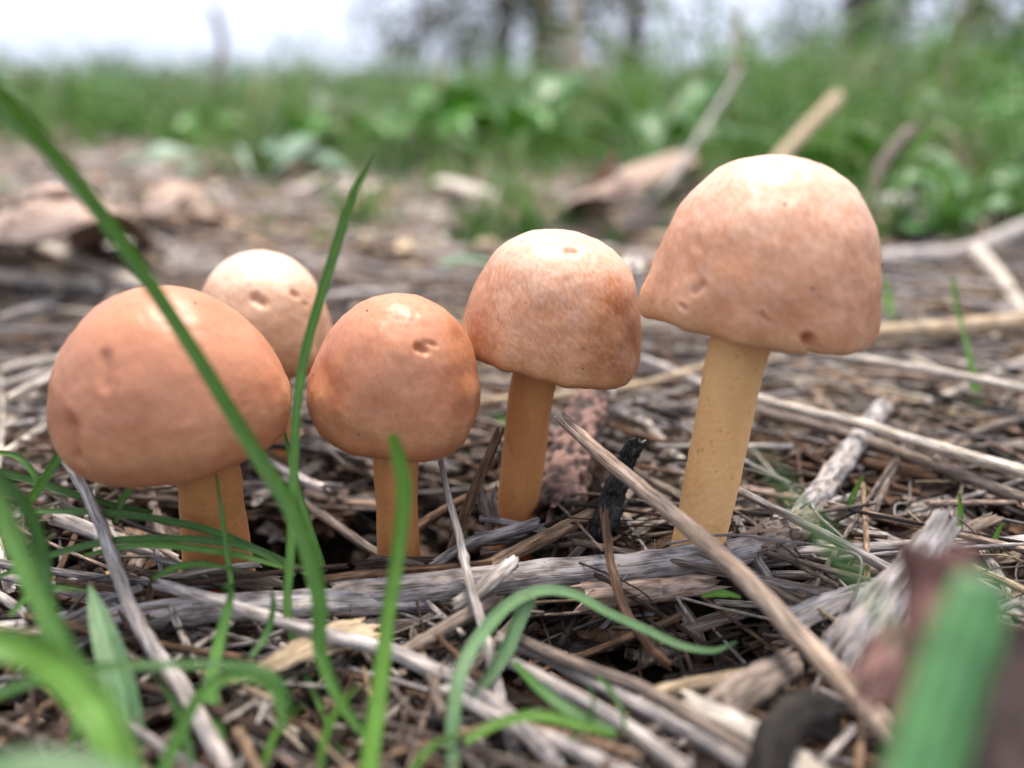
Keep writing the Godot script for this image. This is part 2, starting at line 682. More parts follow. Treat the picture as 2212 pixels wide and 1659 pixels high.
	sp.append(foot + (foot - (sp[sp.size() - 2] as Vector3)).normalized() * 0.009)
	var radii: Array = [d.stem[0][3] * d.stem[0][2] / focal]
	for k in d.stem:
		radii.append(k[3] * k[2] / focal)
	radii.append(radii[-1] * 1.15)
	var pts := smooth_path(sp, 44)
	var rads := smooth_values(radii, 44)
	var tg := Geo.new()
	tube(tg, pts, rads, 96, 0, 0.0, 0.0, 0.0, sd)
	for i in tg.v.size():
		var p := tg.v[i]
		var ii := mini(i / 97, pts.size() - 1)
		var out := (p - pts[ii])
		var f := float(ii) / pts.size()
		var k := 0.05 * noise.get_noise_3d(p.x * 160.0 + sd, p.y * 60.0, p.z * 160.0) + 0.03 * noise.get_noise_3d(p.x * 1700.0, p.y * 1300.0, p.z * 1700.0)
		tg.v[i] = p + out * k - foot
		var mo := noise.get_noise_3d(p.x * 260.0 + sd, p.y * 70.0, p.z * 260.0) + 0.6 * noise.get_noise_3d(p.x * 1300.0, p.y * 300.0, p.z * 1300.0)
		var col: Color = d.stem_color
		col = col.lerp(d.stem_dark, clampf(0.30 * f + 0.35 * mo, 0.0, 1.0))  # mottled, and darker towards the foot: shading put into the colour
		var nick := noise.get_noise_3d(p.x * 1900.0 + sd * 9.0, p.y * 700.0, p.z * 1900.0)
		col = col.lerp(Color(0.12, 0.05, 0.02), smoothstep(0.50, 0.66, nick) * 0.55)
		tg.c.append(col)
	part("stem", tg.build(), mats.stem, root)


func crumb_at(g: Geo, p: Vector3, r: float, sd: int) -> void:
	var base := g.v.size()
	for i in 5:
		for j in 7:
			var a := TAU * float(j % 6) / 6.0
			var e := PI * float(i) / 4.0
			var q := Vector3(sin(e) * cos(a), cos(e), sin(e) * sin(a))
			g.v.append(p + q * r * (1.0 + 0.7 * noise.get_noise_3d(q.x + sd % 97, q.y, q.z)))
			g.uv.append(Vector2(float(j) / 6.0, float(i) / 4.0))
	g.grid(5, 7, base)


func make_mushrooms() -> void:
	var skin := Color(0.55, 0.275, 0.145)
	var pale := Color(0.68, 0.45, 0.29)
	var base := {"pale_band": Color(0.60, 0.33, 0.165), "margin": Color(0.44, 0.18, 0.075), "scar": Color(0.30, 0.12, 0.05), "skin": skin, "pale": pale, "band": -0.15, "oval": 0.0, "oval_at": 0.0, "skirt": 0.0, "skirt_at": 0.0, "stem_color": Color(0.50, 0.24, 0.082), "stem_dark": Color(0.34, 0.14, 0.04), "dry": 0.2, "specks": 8}  # dry: how far the cap top pales, by drying and painted highlight
	var list: Array = [
		{"label": "largest left mushroom, smooth orange brown cap crossed by a long grass blade", "phrase": "the leftmost mushroom", "seed": 1, "cap": [368, 853, 0.098, 244], "lean": -8.0, "nod": 9.0, "profile": DOME, "dry": 0.05, "specks": 3,
			"skin": Color(0.455, 0.188, 0.098), "pale": Color(0.58, 0.315, 0.175), "skirt": 0.06, "skirt_at": -0.5,
			"stem": [[442, 985, 0.100, 66], [458, 1100, 0.1045, 66], [470, 1203, 0.1085, 72]],
			"marks": [[216, 770, 219, 822, 13, 7, 0.15], [143, 930, 160, 1000, 20, 16, 0.25], [470, 660, 520, 690, 30, 4, 0.1]]},
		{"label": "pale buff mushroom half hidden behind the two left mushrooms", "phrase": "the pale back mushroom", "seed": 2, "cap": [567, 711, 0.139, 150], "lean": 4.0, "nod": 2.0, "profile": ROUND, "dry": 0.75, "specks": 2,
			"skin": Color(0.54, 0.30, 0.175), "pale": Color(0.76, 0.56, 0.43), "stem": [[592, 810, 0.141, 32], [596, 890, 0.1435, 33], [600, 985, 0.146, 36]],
			"marks": [[548, 640, 566, 648, 10, 9, 0.55], [639, 632, 643, 633, 7, 7, 0.5], [665, 655, 668, 660, 5, 4, 0.4], [520, 640, 540, 645, 20, 4, 0.2]]},
		{"label": "short rounded orange mushroom in the middle, with a small slit in its cap", "phrase": "the short middle mushroom", "seed": 3, "cap": [853, 842, 0.106, 187], "lean": 11.0, "nod": 3.0, "profile": ROUND, "dry": 0.12, "specks": 9,
			"skin": Color(0.43, 0.175, 0.088), "pale": Color(0.60, 0.335, 0.185), "stem": [[855, 990, 0.1075, 48], [858, 1090, 0.110, 44], [862, 1215, 0.113, 46]],
			"marks": [[908, 745, 919, 749, 8, 15, 0.5], [924, 742, 950, 745, 5, 7, 0.3], [1012, 735, 1028, 800, 38, 15, 0.0], [690, 800, 700, 830, 26, 6, 0.1], [720, 930, 790, 960, 22, 6, 0.1]]},
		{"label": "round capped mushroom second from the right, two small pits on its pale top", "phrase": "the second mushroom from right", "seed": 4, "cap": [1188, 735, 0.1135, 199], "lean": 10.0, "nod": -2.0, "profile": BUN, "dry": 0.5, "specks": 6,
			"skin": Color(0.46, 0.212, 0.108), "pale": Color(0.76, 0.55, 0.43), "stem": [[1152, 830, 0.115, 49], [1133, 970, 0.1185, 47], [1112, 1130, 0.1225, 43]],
			"marks": [[1180, 512, 1202, 514, 9, 5, 0.3], [1232, 536, 1248, 539, 9, 6, 0.4], [1364, 690, 1376, 735, 52, 11, 0.0], [996, 725, 1024, 750, 46, 9, 0.0], [1066, 692, 1067, 694, 3, 2, 0.8]]},
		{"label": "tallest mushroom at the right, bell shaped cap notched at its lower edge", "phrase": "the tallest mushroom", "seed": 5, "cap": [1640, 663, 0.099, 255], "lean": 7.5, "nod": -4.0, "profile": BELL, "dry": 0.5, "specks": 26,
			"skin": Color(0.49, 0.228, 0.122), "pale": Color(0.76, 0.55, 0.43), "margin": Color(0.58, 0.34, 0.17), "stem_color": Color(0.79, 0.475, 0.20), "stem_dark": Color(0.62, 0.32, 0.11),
			"stem": [[1596, 755, 0.099, 63], [1560, 930, 0.103, 60], [1520, 1120, 0.1075, 56], [1492, 1245, 0.111, 56]],
			"marks": [[1490, 624, 1509, 606, 8, 8, 0.5], [1460, 658, 1467, 673, 6, 7, 0.6], [1655, 688, 1661, 706, 5, 4, 0.5], [1753, 740, 1750, 782, 9, 36, 0.1], [1640, 590, 1655, 640, 60, 7, 0.0], [1700, 705, 1720, 715, 26, 5, 0.15], [1497, 518, 1500, 522, 10, 4, 0.2]]},
	]
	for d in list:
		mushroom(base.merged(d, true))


# ---------------------------------------------------------------- straws and sticks one can tell apart
func ground_path(p: Array) -> Array:          # [px, py, height in mm]
	var out: Array = []
	for k in p:
		out.append(on(k[0], k[1], k[2] * 0.001))
	return out


func deep_path(p: Array) -> Array:            # [px, py, depth in cm]
	var out: Array = []
	for k in p:
		out.append(at(k[0], k[1], k[2] * 0.01))
	return out


func moved(pts: PackedVector3Array, by: Vector3) -> PackedVector3Array:
	var out := PackedVector3Array()
	for p in pts:
		out.append(p - by)
	return out


# r0, r1: half widths in the photograph at both ends
func stalk(called: String, label: String, category: String, mat: Material, path: Array, r0: float, r1: float, sides := 14, ridges := 7, ridge := 0.05, rough := 0.10, ragged := 0.6, group := "", nodes: Array = []) -> Node3D:
	var n := path.size()
	var rads: Array = []
	for i in n:
		rads.append(lerpf(r0, r1, float(i) / (n - 1)) * depth(path[i]) / focal)
	var pts := smooth_path(path, 12)
	var rr := smooth_values(rads, 12)
	for k in nodes:
		for i in rr.size():
			rr[i] *= 1.0 + 0.38 * exp(-pow((float(i) / rr.size() - k) * rr.size() / 1.5, 2.0))
	var foot: Vector3 = path[0] if path[0].y < path[n - 1].y else path[n - 1]
	var sd := counts.size() * 7 + int(path[0].x * 1e5)
	for i in pts.size():
		var wob := rr[i] * 0.16
		pts[i] += Vector3(noise.get_noise_2d(i * 0.13, sd * 0.7), 0.6 * noise.get_noise_2d(i * 0.13, sd * 0.7 + 30.0), noise.get_noise_2d(i * 0.13, sd * 0.7 + 60.0)) * wob
	var g := Geo.new()
	tube(g, moved(pts, foot), rr, sides, ridges, ridge, ragged, rough, absi(sd))
	return single(called, g.build(), mat, foot, label, category, group)


func strap(called: String, label: String, category: String, mat: Material, path: Array, w0: float, w1: float, face: Vector3, arc: float, thick_mm: float, ridges := 5, group := "", ragged := 1.0) -> Node3D:
	var n := path.size()
	var wid: Array = []
	for i in n:
		wid.append(lerpf(w0, w1, float(i) / (n - 1)) * depth(path[i]) / focal)
	var pts := smooth_path(path, 12)
	var foot: Vector3 = path[0] if path[0].y < path[n - 1].y else path[n - 1]
	var g := Geo.new()
	strip(g, moved(pts, foot), smooth_values(wid, 12), face, arc, thick_mm * 0.001, ridges, 0.16, ragged, counts.size() * 3 + int(absf(path[0].x) * 1e4))
	return single(called, g.build(), mat, foot, label, category, group)


func make_heroes() -> void:
	var dead := "dead stalks lying among the mushrooms"
	var t: Node3D
	# the two weathered stalks that lie along the foot of the row
	stalk("dead_stalk", "thick weathered grey stalk before the mushrooms, ending in a rough knot at its right", "stalk", dry(0, 2), ground_path([[715, 1296, 0.8], [850, 1282, 1.0], [1000, 1262, 1.3], [1180, 1243, 1.6], [1380, 1225, 1.8], [1540, 1205, 1.9], [1640, 1183, 1.9], [1700, 1162, 1.6]]), 37, 29, 26, 9, 0.035, 0.10, 0.5, dead)
	stalk("dead_stalk", "long flattened grey stalk at the lower left, passing under the green blades", "stalk", dry(1, 2), ground_path([[-120, 1392, 0.5], [20, 1376, 0.6], [200, 1350, 0.8], [400, 1322, 1.2], [620, 1306, 1.4], [800, 1300, 0.6], [980, 1292, -0.4]]), 34, 30, 22, 8, 0.05, 0.12, 0.6, dead)
	strap("bark_strip", "thin dark strip of bark peeling along the top of the thick grey stalk", "bark", dry(6, 0), ground_path([[700, 1252, 4.0], [800, 1240, 4.4], [930, 1228, 4.6], [1060, 1216, 4.2]]), 18, 10, Vector3(0, 1, 0.3), 1.4, 0.25, 4)
	t = stalk("stalk_knot", "dark rough knot where the thick grey stalk meets a pale branch", "stalk", dry(8, 2), ground_path([[1640, 1180, 2.0], [1680, 1164, 2.2], [1716, 1142, 2.0], [1745, 1118, 1.6]]), 38, 30, 26, 5, 0.05, 0.75, 1.4)
	stalk("dead_branch", "pale grey branch slanting up to the right from the dark knot", "stalk", dry(0, 2), ground_path([[1720, 1135, 1.8], [1765, 1075, 1.8], [1810, 1010, 2.2], [1850, 955, 2.8], [1905, 880, 3.5]]), 30, 21, 20, 6, 0.05, 0.12, 0.6, dead)
	stalk("dead_stalk", "short pinkish grey stalk lying under the thick grey stalk below the tallest mushroom", "stalk", dry(5, 2), ground_path([[1250, 1290, 0.2], [1340, 1282, 0.2], [1440, 1274, 0.2], [1540, 1262, 0.2]]), 30, 24, 18, 8, 0.05, 0.16, 0.9, dead)
	# upright and slanting straws
	stalk("tan_straw", "long smooth tan straw slanting down to the right across the foot of the tallest mushroom", "straw", mats_dry("ts", 0.50, 0.395, 0.32, 1), deep_path([[1210, 900, 10.6], [1280, 965, 10.2], [1390, 1058, 9.7], [1500, 1150, 9.2], [1610, 1252, 8.75], [1720, 1366, 8.3], [1830, 1482, 7.9], [1925, 1590, 7.55], [2000, 1680, 7.2]]), 13, 30, 20, 5, 0.03, 0.05, 1.3)
	t = stalk("charred_twig", "black gnarled charred twig standing behind the tan straw", "twig", mats.char, deep_path([[1292, 1195, 11.4], [1302, 1140, 11.4], [1322, 1085, 11.4], [1342, 1035, 11.4], [1360, 985, 11.35], [1376, 950, 11.3]]), 30, 18, 26, 5, 0.05, 0.8, 0.3)
	stalk("brown_twig", "thin split reddish brown twig curving down over the thick grey stalk", "twig", dry(6, 1), deep_path([[1303, 1100, 10.2], [1312, 1165, 10.0], [1322, 1230, 9.8], [1342, 1300, 9.55], [1372, 1355, 9.4], [1412, 1408, 9.35], [1450, 1440, 9.3]]), 9, 12, 12, 5, 0.12, 0.25, 1.8)
	stalk("black_root", "thin black root arching down beside the reddish brown twig", "root", dry(9, 1), deep_path([[1400, 1338, 9.5], [1440, 1372, 9.35], [1466, 1420, 9.2], [1484, 1480, 9.0]]), 4, 5, 8, 3, 0.05, 0.2, 0.6)
	stalk("jointed_straw", "thin grey jointed straw curving down in front of the short middle mushroom", "straw", dry(1, 1), deep_path([[952, 995, 10.9], [968, 1070, 10.5], [990, 1150, 10.1], [1006, 1225, 9.7], [1030, 1310, 9.2], [1052, 1390, 8.8], [1072, 1470, 8.5], [1088, 1545, 8.2], [1125, 1665, 7.9], [1150, 1760, 7.6]]), 6, 15, 14, 4, 0.06, 0.10, 0.8, "", [0.30, 0.55, 0.78])
	stalk("brown_straw", "reddish brown split straw leaning against the second mushroom from the right", "straw", dry(6, 0), deep_path([[1073, 945, 11.6], [1046, 1010, 11.5], [1014, 1085, 11.4], [978, 1180, 11.2], [955, 1240, 11.1]]), 11, 12, 12, 5, 0.10, 0.16, 1.8)
	stalk("straw", "pale straw bent down across the left foreground, from the largest left cap to the corner", "straw", dry(1, 1), deep_path([[135, 985, 10.4], [175, 1045, 10.1], [212, 1120, 9.8], [245, 1210, 9.4], [282, 1310, 9.0], [335, 1405, 8.6], [385, 1475, 8.2], [440, 1570, 7.8], [500, 1680, 7.4]]), 11, 20, 14, 5, 0.06, 0.10, 0.9)
	stalk("straw", "whitish straw crossing the lower left stalk and running under three green blades", "straw", dry(1, 2), ground_path([[340, 1262, 5.0], [470, 1298, 4.8], [600, 1340, 4.4], [740, 1380, 3.6], [850, 1410, 2.6], [960, 1462, 1.2]]), 12, 17, 14, 5, 0.06, 0.10, 0.9)
	stalk("straw", "thin dark straw lying in front of the stem of the largest left mushroom", "straw", dry(7, 1), ground_path([[395, 1262, 4.6], [520, 1247, 5.0], [640, 1232, 5.2], [750, 1222, 5.0]]), 6, 5, 10, 4, 0.05, 0.15, 0.8)
	stalk("straw", "long pale straw at the right, passing behind the stem of the tallest mushroom", "straw", dry(2, 1), ground_path([[1560, 835, 6.5], [1700, 878, 6.5], [1860, 916, 6.2], [2030, 968, 5.5], [2250, 1030, 4.8]]), 9, 15, 12, 4, 0.06, 0.08, 0.8)
	stalk("straw", "dark straw just below the long pale straw at the right", "straw", dry(8, 0), ground_path([[1640, 890, 3.0], [1800, 930, 3.0], [1960, 985, 2.5], [2230, 1085, 2.0]]), 12, 14, 12, 4, 0.06, 0.15, 0.8)
	stalk("straw", "thin bleached straw behind the right cap edge, reaching the right border", "straw", dry(2, 1), ground_path([[1690, 748, 9.0], [1850, 774, 9.0], [2020, 802, 8.5], [2260, 850, 8.0]]), 9, 11, 10, 4, 0.05, 0.06, 0.6)
	stalk("straw", "thick pale straw lying level with the notch of the right cap", "straw", dry(3, 1), ground_path([[1860, 722, 6.0], [2000, 712, 6.0], [2120, 702, 6.0], [2260, 690, 6.0]]), 18, 20, 14, 4, 0.05, 0.06, 0.6)
	stalk("straw", "straight grey straw slanting from the tallest stem to the torn sheath", "straw", dry(0, 2), ground_path([[1575, 1050, 5.0], [1700, 1112, 5.0], [1820, 1175, 4.2], [1950, 1245, 3.0]]), 8, 12, 12, 4, 0.06, 0.1, 0.8)
	stalk("straw", "second grey straw below it, dropping from the knot toward the torn sheath", "straw", dry(0, 0), ground_path([[1590, 1120, 2.6], [1640, 1215, 1.4], [1690, 1300, 0.8], [1745, 1372, 0.2]]), 8, 13, 12, 4, 0.08, 0.15, 1.2)
	stalk("grass_fibre", "hair thin pale fibre waving across the foot of the tallest mushroom", "straw", dry(1, 1), deep_path([[1440, 1175, 10.4], [1560, 1156, 10.2], [1680, 1166, 10.0], [1790, 1182, 9.9], [1858, 1205, 9.8], [1850, 1270, 9.4], [1815, 1330, 9.2], [1770, 1390, 9.0]]), 3, 3, 8, 2, 0.02, 0.1, 0.3)
	stalk("straw", "tan straw behind the second mushroom from the right, pointing up to the right", "straw", dry(3, 1), ground_path([[1030, 868, 2.0], [1210, 856, 2.4], [1330, 842, 3.0], [1430, 820, 3.8], [1530, 790, 4.6]]), 10, 10, 10, 4, 0.05, 0.08, 0.8)
	stalk("straw", "pale straw lying behind the second mushroom from the right, nearly level", "straw", dry(1, 1), ground_path([[1190, 858, 1.0], [1350, 850, 1.2], [1480, 846, 1.2], [1640, 838, 1.0]]), 9, 10, 10, 4, 0.05, 0.08, 0.8)
	stalk("straw", "straw slanting down from the pair of right caps to the tallest stem", "straw", dry(1, 0), ground_path([[1385, 775, 4.0], [1450, 800, 3.8], [1560, 850, 3.4]]), 9, 10, 10, 4, 0.05, 0.08, 0.8)
	stalk("straw", "bleached straw low between the black twig and the tallest stem", "straw", dry(2, 1), ground_path([[1385, 900, 1.0], [1440, 965, 0.8], [1500, 1020, 0.5]]), 9, 11, 10, 4, 0.06, 0.1, 0.8)
	stalk("straw", "greyish broken straw with a frayed white end under the back left cap", "straw", dry(1, 0), ground_path([[545, 985, 0.6], [600, 1010, 1.0], [660, 1040, 1.4], [702, 1056, 1.8]]), 9, 11, 12, 4, 0.06, 0.1, 1.4)
	stalk("straw", "dark straw slanting into the hollow left of the short middle stem", "straw", dry(8, 0), ground_path([[655, 1085, -1.0], [720, 1130, -2.0], [790, 1180, -3.0], [850, 1215, -4.0]]), 10, 10, 12, 4, 0.06, 0.14, 1.0)
	stalk("straw", "brown straw rising from the hollow toward the second mushroom from the right", "straw", dry(6, 0), ground_path([[870, 1165, -1.5], [940, 1115, 0.0], [1010, 1075, 1.5], [1060, 1062, 2.0]]), 11, 8, 12, 4, 0.06, 0.14, 1.0)
	stalk("straw", "tan striped straw in front of the second mushroom from the right", "straw", dry(4, 0), ground_path([[1020, 1240, 1.0], [1110, 1196, 1.8], [1200, 1150, 2.4], [1310, 1095, 3.0]]), 17, 14, 16, 7, 0.07, 0.1, 1.0)
	stalk("straw", "grey split straw in front of the foot of the second mushroom from the right", "straw", dry(0, 2), ground_path([[930, 1225, 0.5], [1010, 1175, 1.8], [1090, 1150, 2.5], [1165, 1128, 3.0]]), 11, 12, 14, 5, 0.07, 0.12, 1.0)
	strap("folded_straw", "grey folded straw standing on the thick stalk in front of the middle mushrooms", "straw", dry(1, 0), ground_path([[985, 1302, 2.5], [1030, 1275, 4.0], [1070, 1240, 5.2], [1105, 1208, 5.6]]), 30, 44, Vector3(-0.4, 0.9, 0.5), 1.8, 0.2, 4, "", 1.0)
	# the bundle of grey straws at the bottom centre
	var bundle := "parallel grey straws at the bottom centre"
	stalk("straw", "uppermost of the parallel grey straws, running from the bent leaf down to the right", "straw", dry(0, 0), ground_path([[1075, 1380, 1.4], [1190, 1424, 1.6], [1330, 1500, 1.8], [1470, 1572, 2.0], [1600, 1650, 2.0]]), 15, 19, 16, 7, 0.08, 0.08, 1.0, bundle)
	stalk("straw", "shiny pale straw, second of the parallel straws at the bottom centre", "straw", dry(1, 1), ground_path([[1080, 1420, 2.0], [1200, 1480, 2.2], [1340, 1560, 2.2], [1480, 1660, 2.0]]), 13, 18, 16, 6, 0.07, 0.08, 1.0, bundle)
	stalk("straw", "brown speckled straw just above the parallel straws", "straw", dry(8, 2), ground_path([[1100, 1372, 2.4], [1260, 1440, 2.8], [1400, 1492, 2.8], [1560, 1590, 2.8], [1690, 1680, 2.4]]), 12, 16, 16, 7, 0.08, 0.1, 1.0, bundle)
	stalk("straw", "blurred grey straw along the lower border, lowest of the parallel straws", "straw", dry(1, 0), ground_path([[960, 1490, 1.0], [1110, 1570, 1.6], [1240, 1620, 1.8], [1400, 1700, 2.0]]), 15, 20, 14, 6, 0.07, 0.1, 1.0, bundle)
	stalk("straw", "grey straw reaching from the middle blade to the lower border", "straw", dry(0, 2), ground_path([[830, 1400, 1.0], [960, 1456, 1.4], [1080, 1530, 1.6], [1200, 1650, 1.8]]), 15, 19, 14, 6, 0.07, 0.1, 1.0, bundle)
	strap("split_straw", "pale split straw with squared end at the bottom right", "straw", dry(2, 0), ground_path([[1480, 1510, 3.0], [1580, 1555, 3.0], [1680, 1612, 3.0], [1790, 1690, 2.6]]), 46, 58, Vector3(0.1, 1.0, 0.4), 1.3, 0.3, 6)
	stalk("straw", "dark grey straw pointing up to the right from the middle blade to the bent leaf", "straw", dry(8, 2), ground_path([[860, 1420, 0.8], [950, 1365, 1.6], [1020, 1322, 2.2], [1075, 1290, 2.6]]), 17, 16, 14, 6, 0.07, 0.14, 1.0)
	strap("wood_splinter", "orange brown splintered wood under the cobwebby leaf at the lower right", "wood", dry(3, 1), ground_path([[1390, 1510, 0.8], [1480, 1485, 1.2], [1580, 1465, 1.5], [1660, 1450, 1.2]]), 36, 30, Vector3(0, 1, 0.5), 0.9, 0.5, 7)
	# straws that lie against the feet of the mushrooms
	for k in [[360, 1248, 560, 1218, 3.6, 2, "bleached thin straw across the foot of the largest left mushroom"], [420, 1216, 610, 1262, 3.0, 8, "greyish brown straw sloping right at the foot of the largest left mushroom"], [330, 1206, 450, 1244, 3.2, 0, "short grey straw left of the foot of the largest left mushroom"], [1040, 1120, 1185, 1150, 2.2, 1, "pale grey straw crossing the foot of the second mushroom from the right"], [1440, 1190, 1580, 1172, 3.2, 1, "thin pale straw across the foot of the tallest mushroom"], [800, 1205, 915, 1222, 2.6, 8, "greyish brown straw across the foot of the short middle mushroom"]]:
		stalk("straw", k[6], "straw", dry(k[5], 0), ground_path([[k[0], k[1], k[4]], [(k[0] + k[2]) * 0.5, (k[1] + k[3]) * 0.5 - 3, k[4] + 0.5], [k[2], k[3], k[4] - 0.6]]), 7, 8, 12, 4, 0.06, 0.12, 0.9)
	# leaves and husks
	strap("split_stalk", "wide greyish brown split stalk lying against the foot of the largest left mushroom", "straw", dry(8, 0), ground_path([[350, 1262, 1.2], [430, 1252, 1.8], [520, 1250, 1.8], [600, 1262, 0.8]]), 46, 40, Vector3(0, 0.8, 0.6), 1.2, 0.3, 5)
	strap("split_stalk", "grey split stalk lying against the foot of the second mushroom from the right", "straw", dry(0, 2), ground_path([[1020, 1166, 0.6], [1090, 1158, 1.4], [1160, 1148, 1.4], [1215, 1134, 0.6]]), 36, 30, Vector3(0, 0.8, 0.6), 1.2, 0.3, 5)
	strap("split_stalk", "dark split stalk lying against the foot of the short middle mushroom", "straw", dry(7, 2), ground_path([[770, 1224, 0.4], [850, 1218, 1.0], [950, 1214, 0.6]]), 34, 28, Vector3(0, 0.8, 0.6), 1.2, 0.3, 5)
	strap("dry_leaf", "cream coloured dry leaf lying under the blades in the lower left", "leaf", dry(3, 1), ground_path([[505, 1478, 1.0], [580, 1440, 2.4], [660, 1398, 3.2], [740, 1370, 3.0], [800, 1358, 2.0]]), 30, 92, Vector3(-0.1, 0.9, 0.5), 1.0, 0.2, 3)
	strap("torn_sheath", "torn grey ribbed leaf sheath standing at the right", "leaf", dry(0, 0), deep_path([[1850, 1460, 8.4], [1890, 1372, 8.5], [1940, 1290, 8.7], [1990, 1210, 8.9], [2050, 1120, 9.1]]), 200, 56, Vector3(-0.45, 0.5, 0.75), 1.3, 0.25, 13)
	strap("torn_sheath", "grey ribbed strip lying left of the torn sheath", "leaf", dry(1, 0), ground_path([[1700, 1345, 1.4], [1770, 1312, 2.0], [1850, 1286, 2.4], [1930, 1262, 2.4]]), 66, 50, Vector3(0, 1, 0.4), 1.2, 0.25, 8)
	strap("rotten_leaf", "dark cobwebby rotten leaf skeleton at the lower right", "leaf", dry(8, 2), ground_path([[1560, 1530, 2.4], [1610, 1490, 3.2], [1665, 1455, 3.4], [1715, 1425, 2.8]]), 90, 60, Vector3(0.1, 1, 0.5), 1.2, 0.3, 11)
	strap("rotten_leaf", "curled blackish leaf standing at the bottom right under the tan straw", "leaf", dry(9, 2), deep_path([[1650, 1740, 7.0], [1664, 1640, 7.1], [1690, 1580, 7.2], [1740, 1550, 7.4], [1800, 1560, 7.6]]), 80, 110, Vector3(-0.2, 0.5, 0.8), 1.6, 0.25, 5)
	strap("brown_leaf", "blurred reddish brown curled leaf in the right foreground behind the green blade", "leaf", mats_dry("rb", 0.19, 0.10, 0.09, 0), deep_path([[2040, 1900, 4.9], [2060, 1640, 5.2], [2075, 1440, 5.4], [2055, 1290, 5.6], [2015, 1185, 5.7]]), 300, 150, Vector3(-0.2, 0.15, 1), 2.0, 0.4, 5)
	strap("brown_leaf", "blurred dark brown leaf at the right border behind the green blade", "leaf", mats_dry("rb2", 0.05, 0.03, 0.03, 0), deep_path([[2230, 1900, 4.4], [2230, 1640, 4.8], [2215, 1480, 5.2], [2190, 1350, 5.4]]), 260, 150, Vector3(-0.3, 0.1, 1), 1.6, 0.4, 5)
	strap("brown_leaf", "small pinkish brown curled husk left of the big green blade", "leaf", mats_dry("rb3", 0.26, 0.15, 0.14, 0), deep_path([[1880, 1500, 6.4], [1915, 1440, 6.5], [1955, 1395, 6.6], [2000, 1400, 6.6]]), 110, 90, Vector3(0.0, 0.5, 0.9), 2.2, 0.3, 4)
	strap("bark_flake", "grey curled bark flake at the foot of the second mushroom from the right", "bark", dry(8, 2), deep_path([[1066, 1140, 11.55], [1060, 1112, 11.5], [1052, 1086, 11.45], [1050, 1060, 11.45]]), 36, 48, Vector3(-0.3, 0.3, 1), 0.8, 0.2, 3)
	# the pitted reddish cob with the white tip, behind the second mushroom from the right
	var cob := thing("decayed_cob", "decayed reddish cob with white tip, behind the second mushroom from the right", "cob", on(1215, 1070, -1.0 * 0.001))
	var cp := deep_path([[1196, 1125, 12.1], [1220, 1030, 12.9], [1243, 960, 13.6], [1268, 890, 14.4], [1288, 850, 15.0]])
	var cg := Geo.new()
	var cpts := smooth_path(cp, 22)
	var crad: Array = []
	for i in 5:
		crad.append([50.0, 52.0, 46.0, 38.0, 33.0][i] * depth(cp[i]) / focal)
	tube(cg, moved(cpts, cob.position), smooth_values(crad, 22), 60, 0, 0.0, 0.5, 0.0, 4)
	for i in cg.v.size():
		var p := cg.v[i]
		var k := noise.get_noise_3d(p.x * 520.0, p.y * 420.0, p.z * 420.0)
		var ii := mini(i / 61, cpts.size() - 1)
		var c0 := cpts[ii] - cob.position
		cg.v[i] = p + (p - c0) * (0.30 * k + 0.10 * noise.get_noise_3d(p.x * 1900.0, p.y * 1900.0, p.z * 1900.0))
		cg.c.append(Color(0.035, 0.016, 0.012).lerp(Color(0.26, 0.145, 0.115), clampf(0.30 + k * 2.2, 0.0, 1.0)))
	part("bark", cg.build(), mats.stem_dry, cob)
	var tg := Geo.new()
	var tp := smooth_path(deep_path([[1284, 858, 14.9], [1298, 838, 15.2], [1312, 812, 15.6]]), 8)
	tube(tg, moved(tp, cob.position), smooth_values([31.0 * 0.15 / focal, 33.0 * 0.153 / focal, 30.0 * 0.156 / focal], 8), 24, 5, 0.03, 0.9, 0.15, 9)
	part("white_tip", tg.build(), mats.white_pith, cob)
	keep_off.append([cob.position.x, cob.position.z, 0.0032])
	# cut hollow stem end between the two right caps
	var hs := thing("hollow_stem", "small pale hollow stem end showing between the two right caps", "stem", on(1372, 640, 0.0))
	var hp := smooth_path(deep_path([[1376, 650, 21.0], [1368, 610, 20.6], [1363, 572, 20.2]]), 10)
	var hg := Geo.new()
	tube(hg, moved(hp, hs.position), smooth_values([20.0 * 0.205 / focal, 21.0 * 0.205 / focal, 25.0 * 0.205 / focal], 10), 24, 0, 0.0, 0.2, 0.14, 3)
	part("tube", hg.build(), mats.white_pith, hs)
	var rg := Geo.new()
	crumb_at(rg, hp[hp.size() - 1] - hs.position + Vector3(0.0001, -0.0002, 0.0017), 0.0009, 3)
	part("dark_core", rg.build(), mats.dark_core, hs)
	# background straws and litter that stand out
	stalk("straw", "blurred straw coloured stick rising behind the tallest cap", "straw", dry(3, 1), deep_path([[1640, 400, 40.0], [1690, 335, 41.5], [1750, 272, 43.0], [1808, 213, 44.5]]), 14, 17, 12, 4, 0.03, 0.05, 0.5)
	stalk("straw", "blurred grey green stem leaning behind the left side of the tallest cap", "straw", dry(1, 1), deep_path([[1350, 480, 33.0], [1440, 400, 35.0], [1500, 310, 37.0], [1560, 215, 39.0], [1600, 150, 40.0]]), 8, 5, 12, 4, 0.03, 0.05, 0.5)
	stalk("straw", "blurred grey twig with a pale tip at the upper right", "straw", dry(8, 0), deep_path([[1880, 470, 33.0], [1895, 380, 33.5], [1930, 320, 34.0], [1970, 280, 34.5]]), 10, 14, 12, 4, 0.03, 0.15, 0.5)
	stalk("straw", "blurred bleached straw right of the tallest cap, nearly level", "straw", dry(1, 1), ground_path([[1850, 455, 6.0], [1930, 438, 7.0], [2060, 412, 8.0]]), 24, 20, 12, 4, 0.03, 0.05, 0.5)
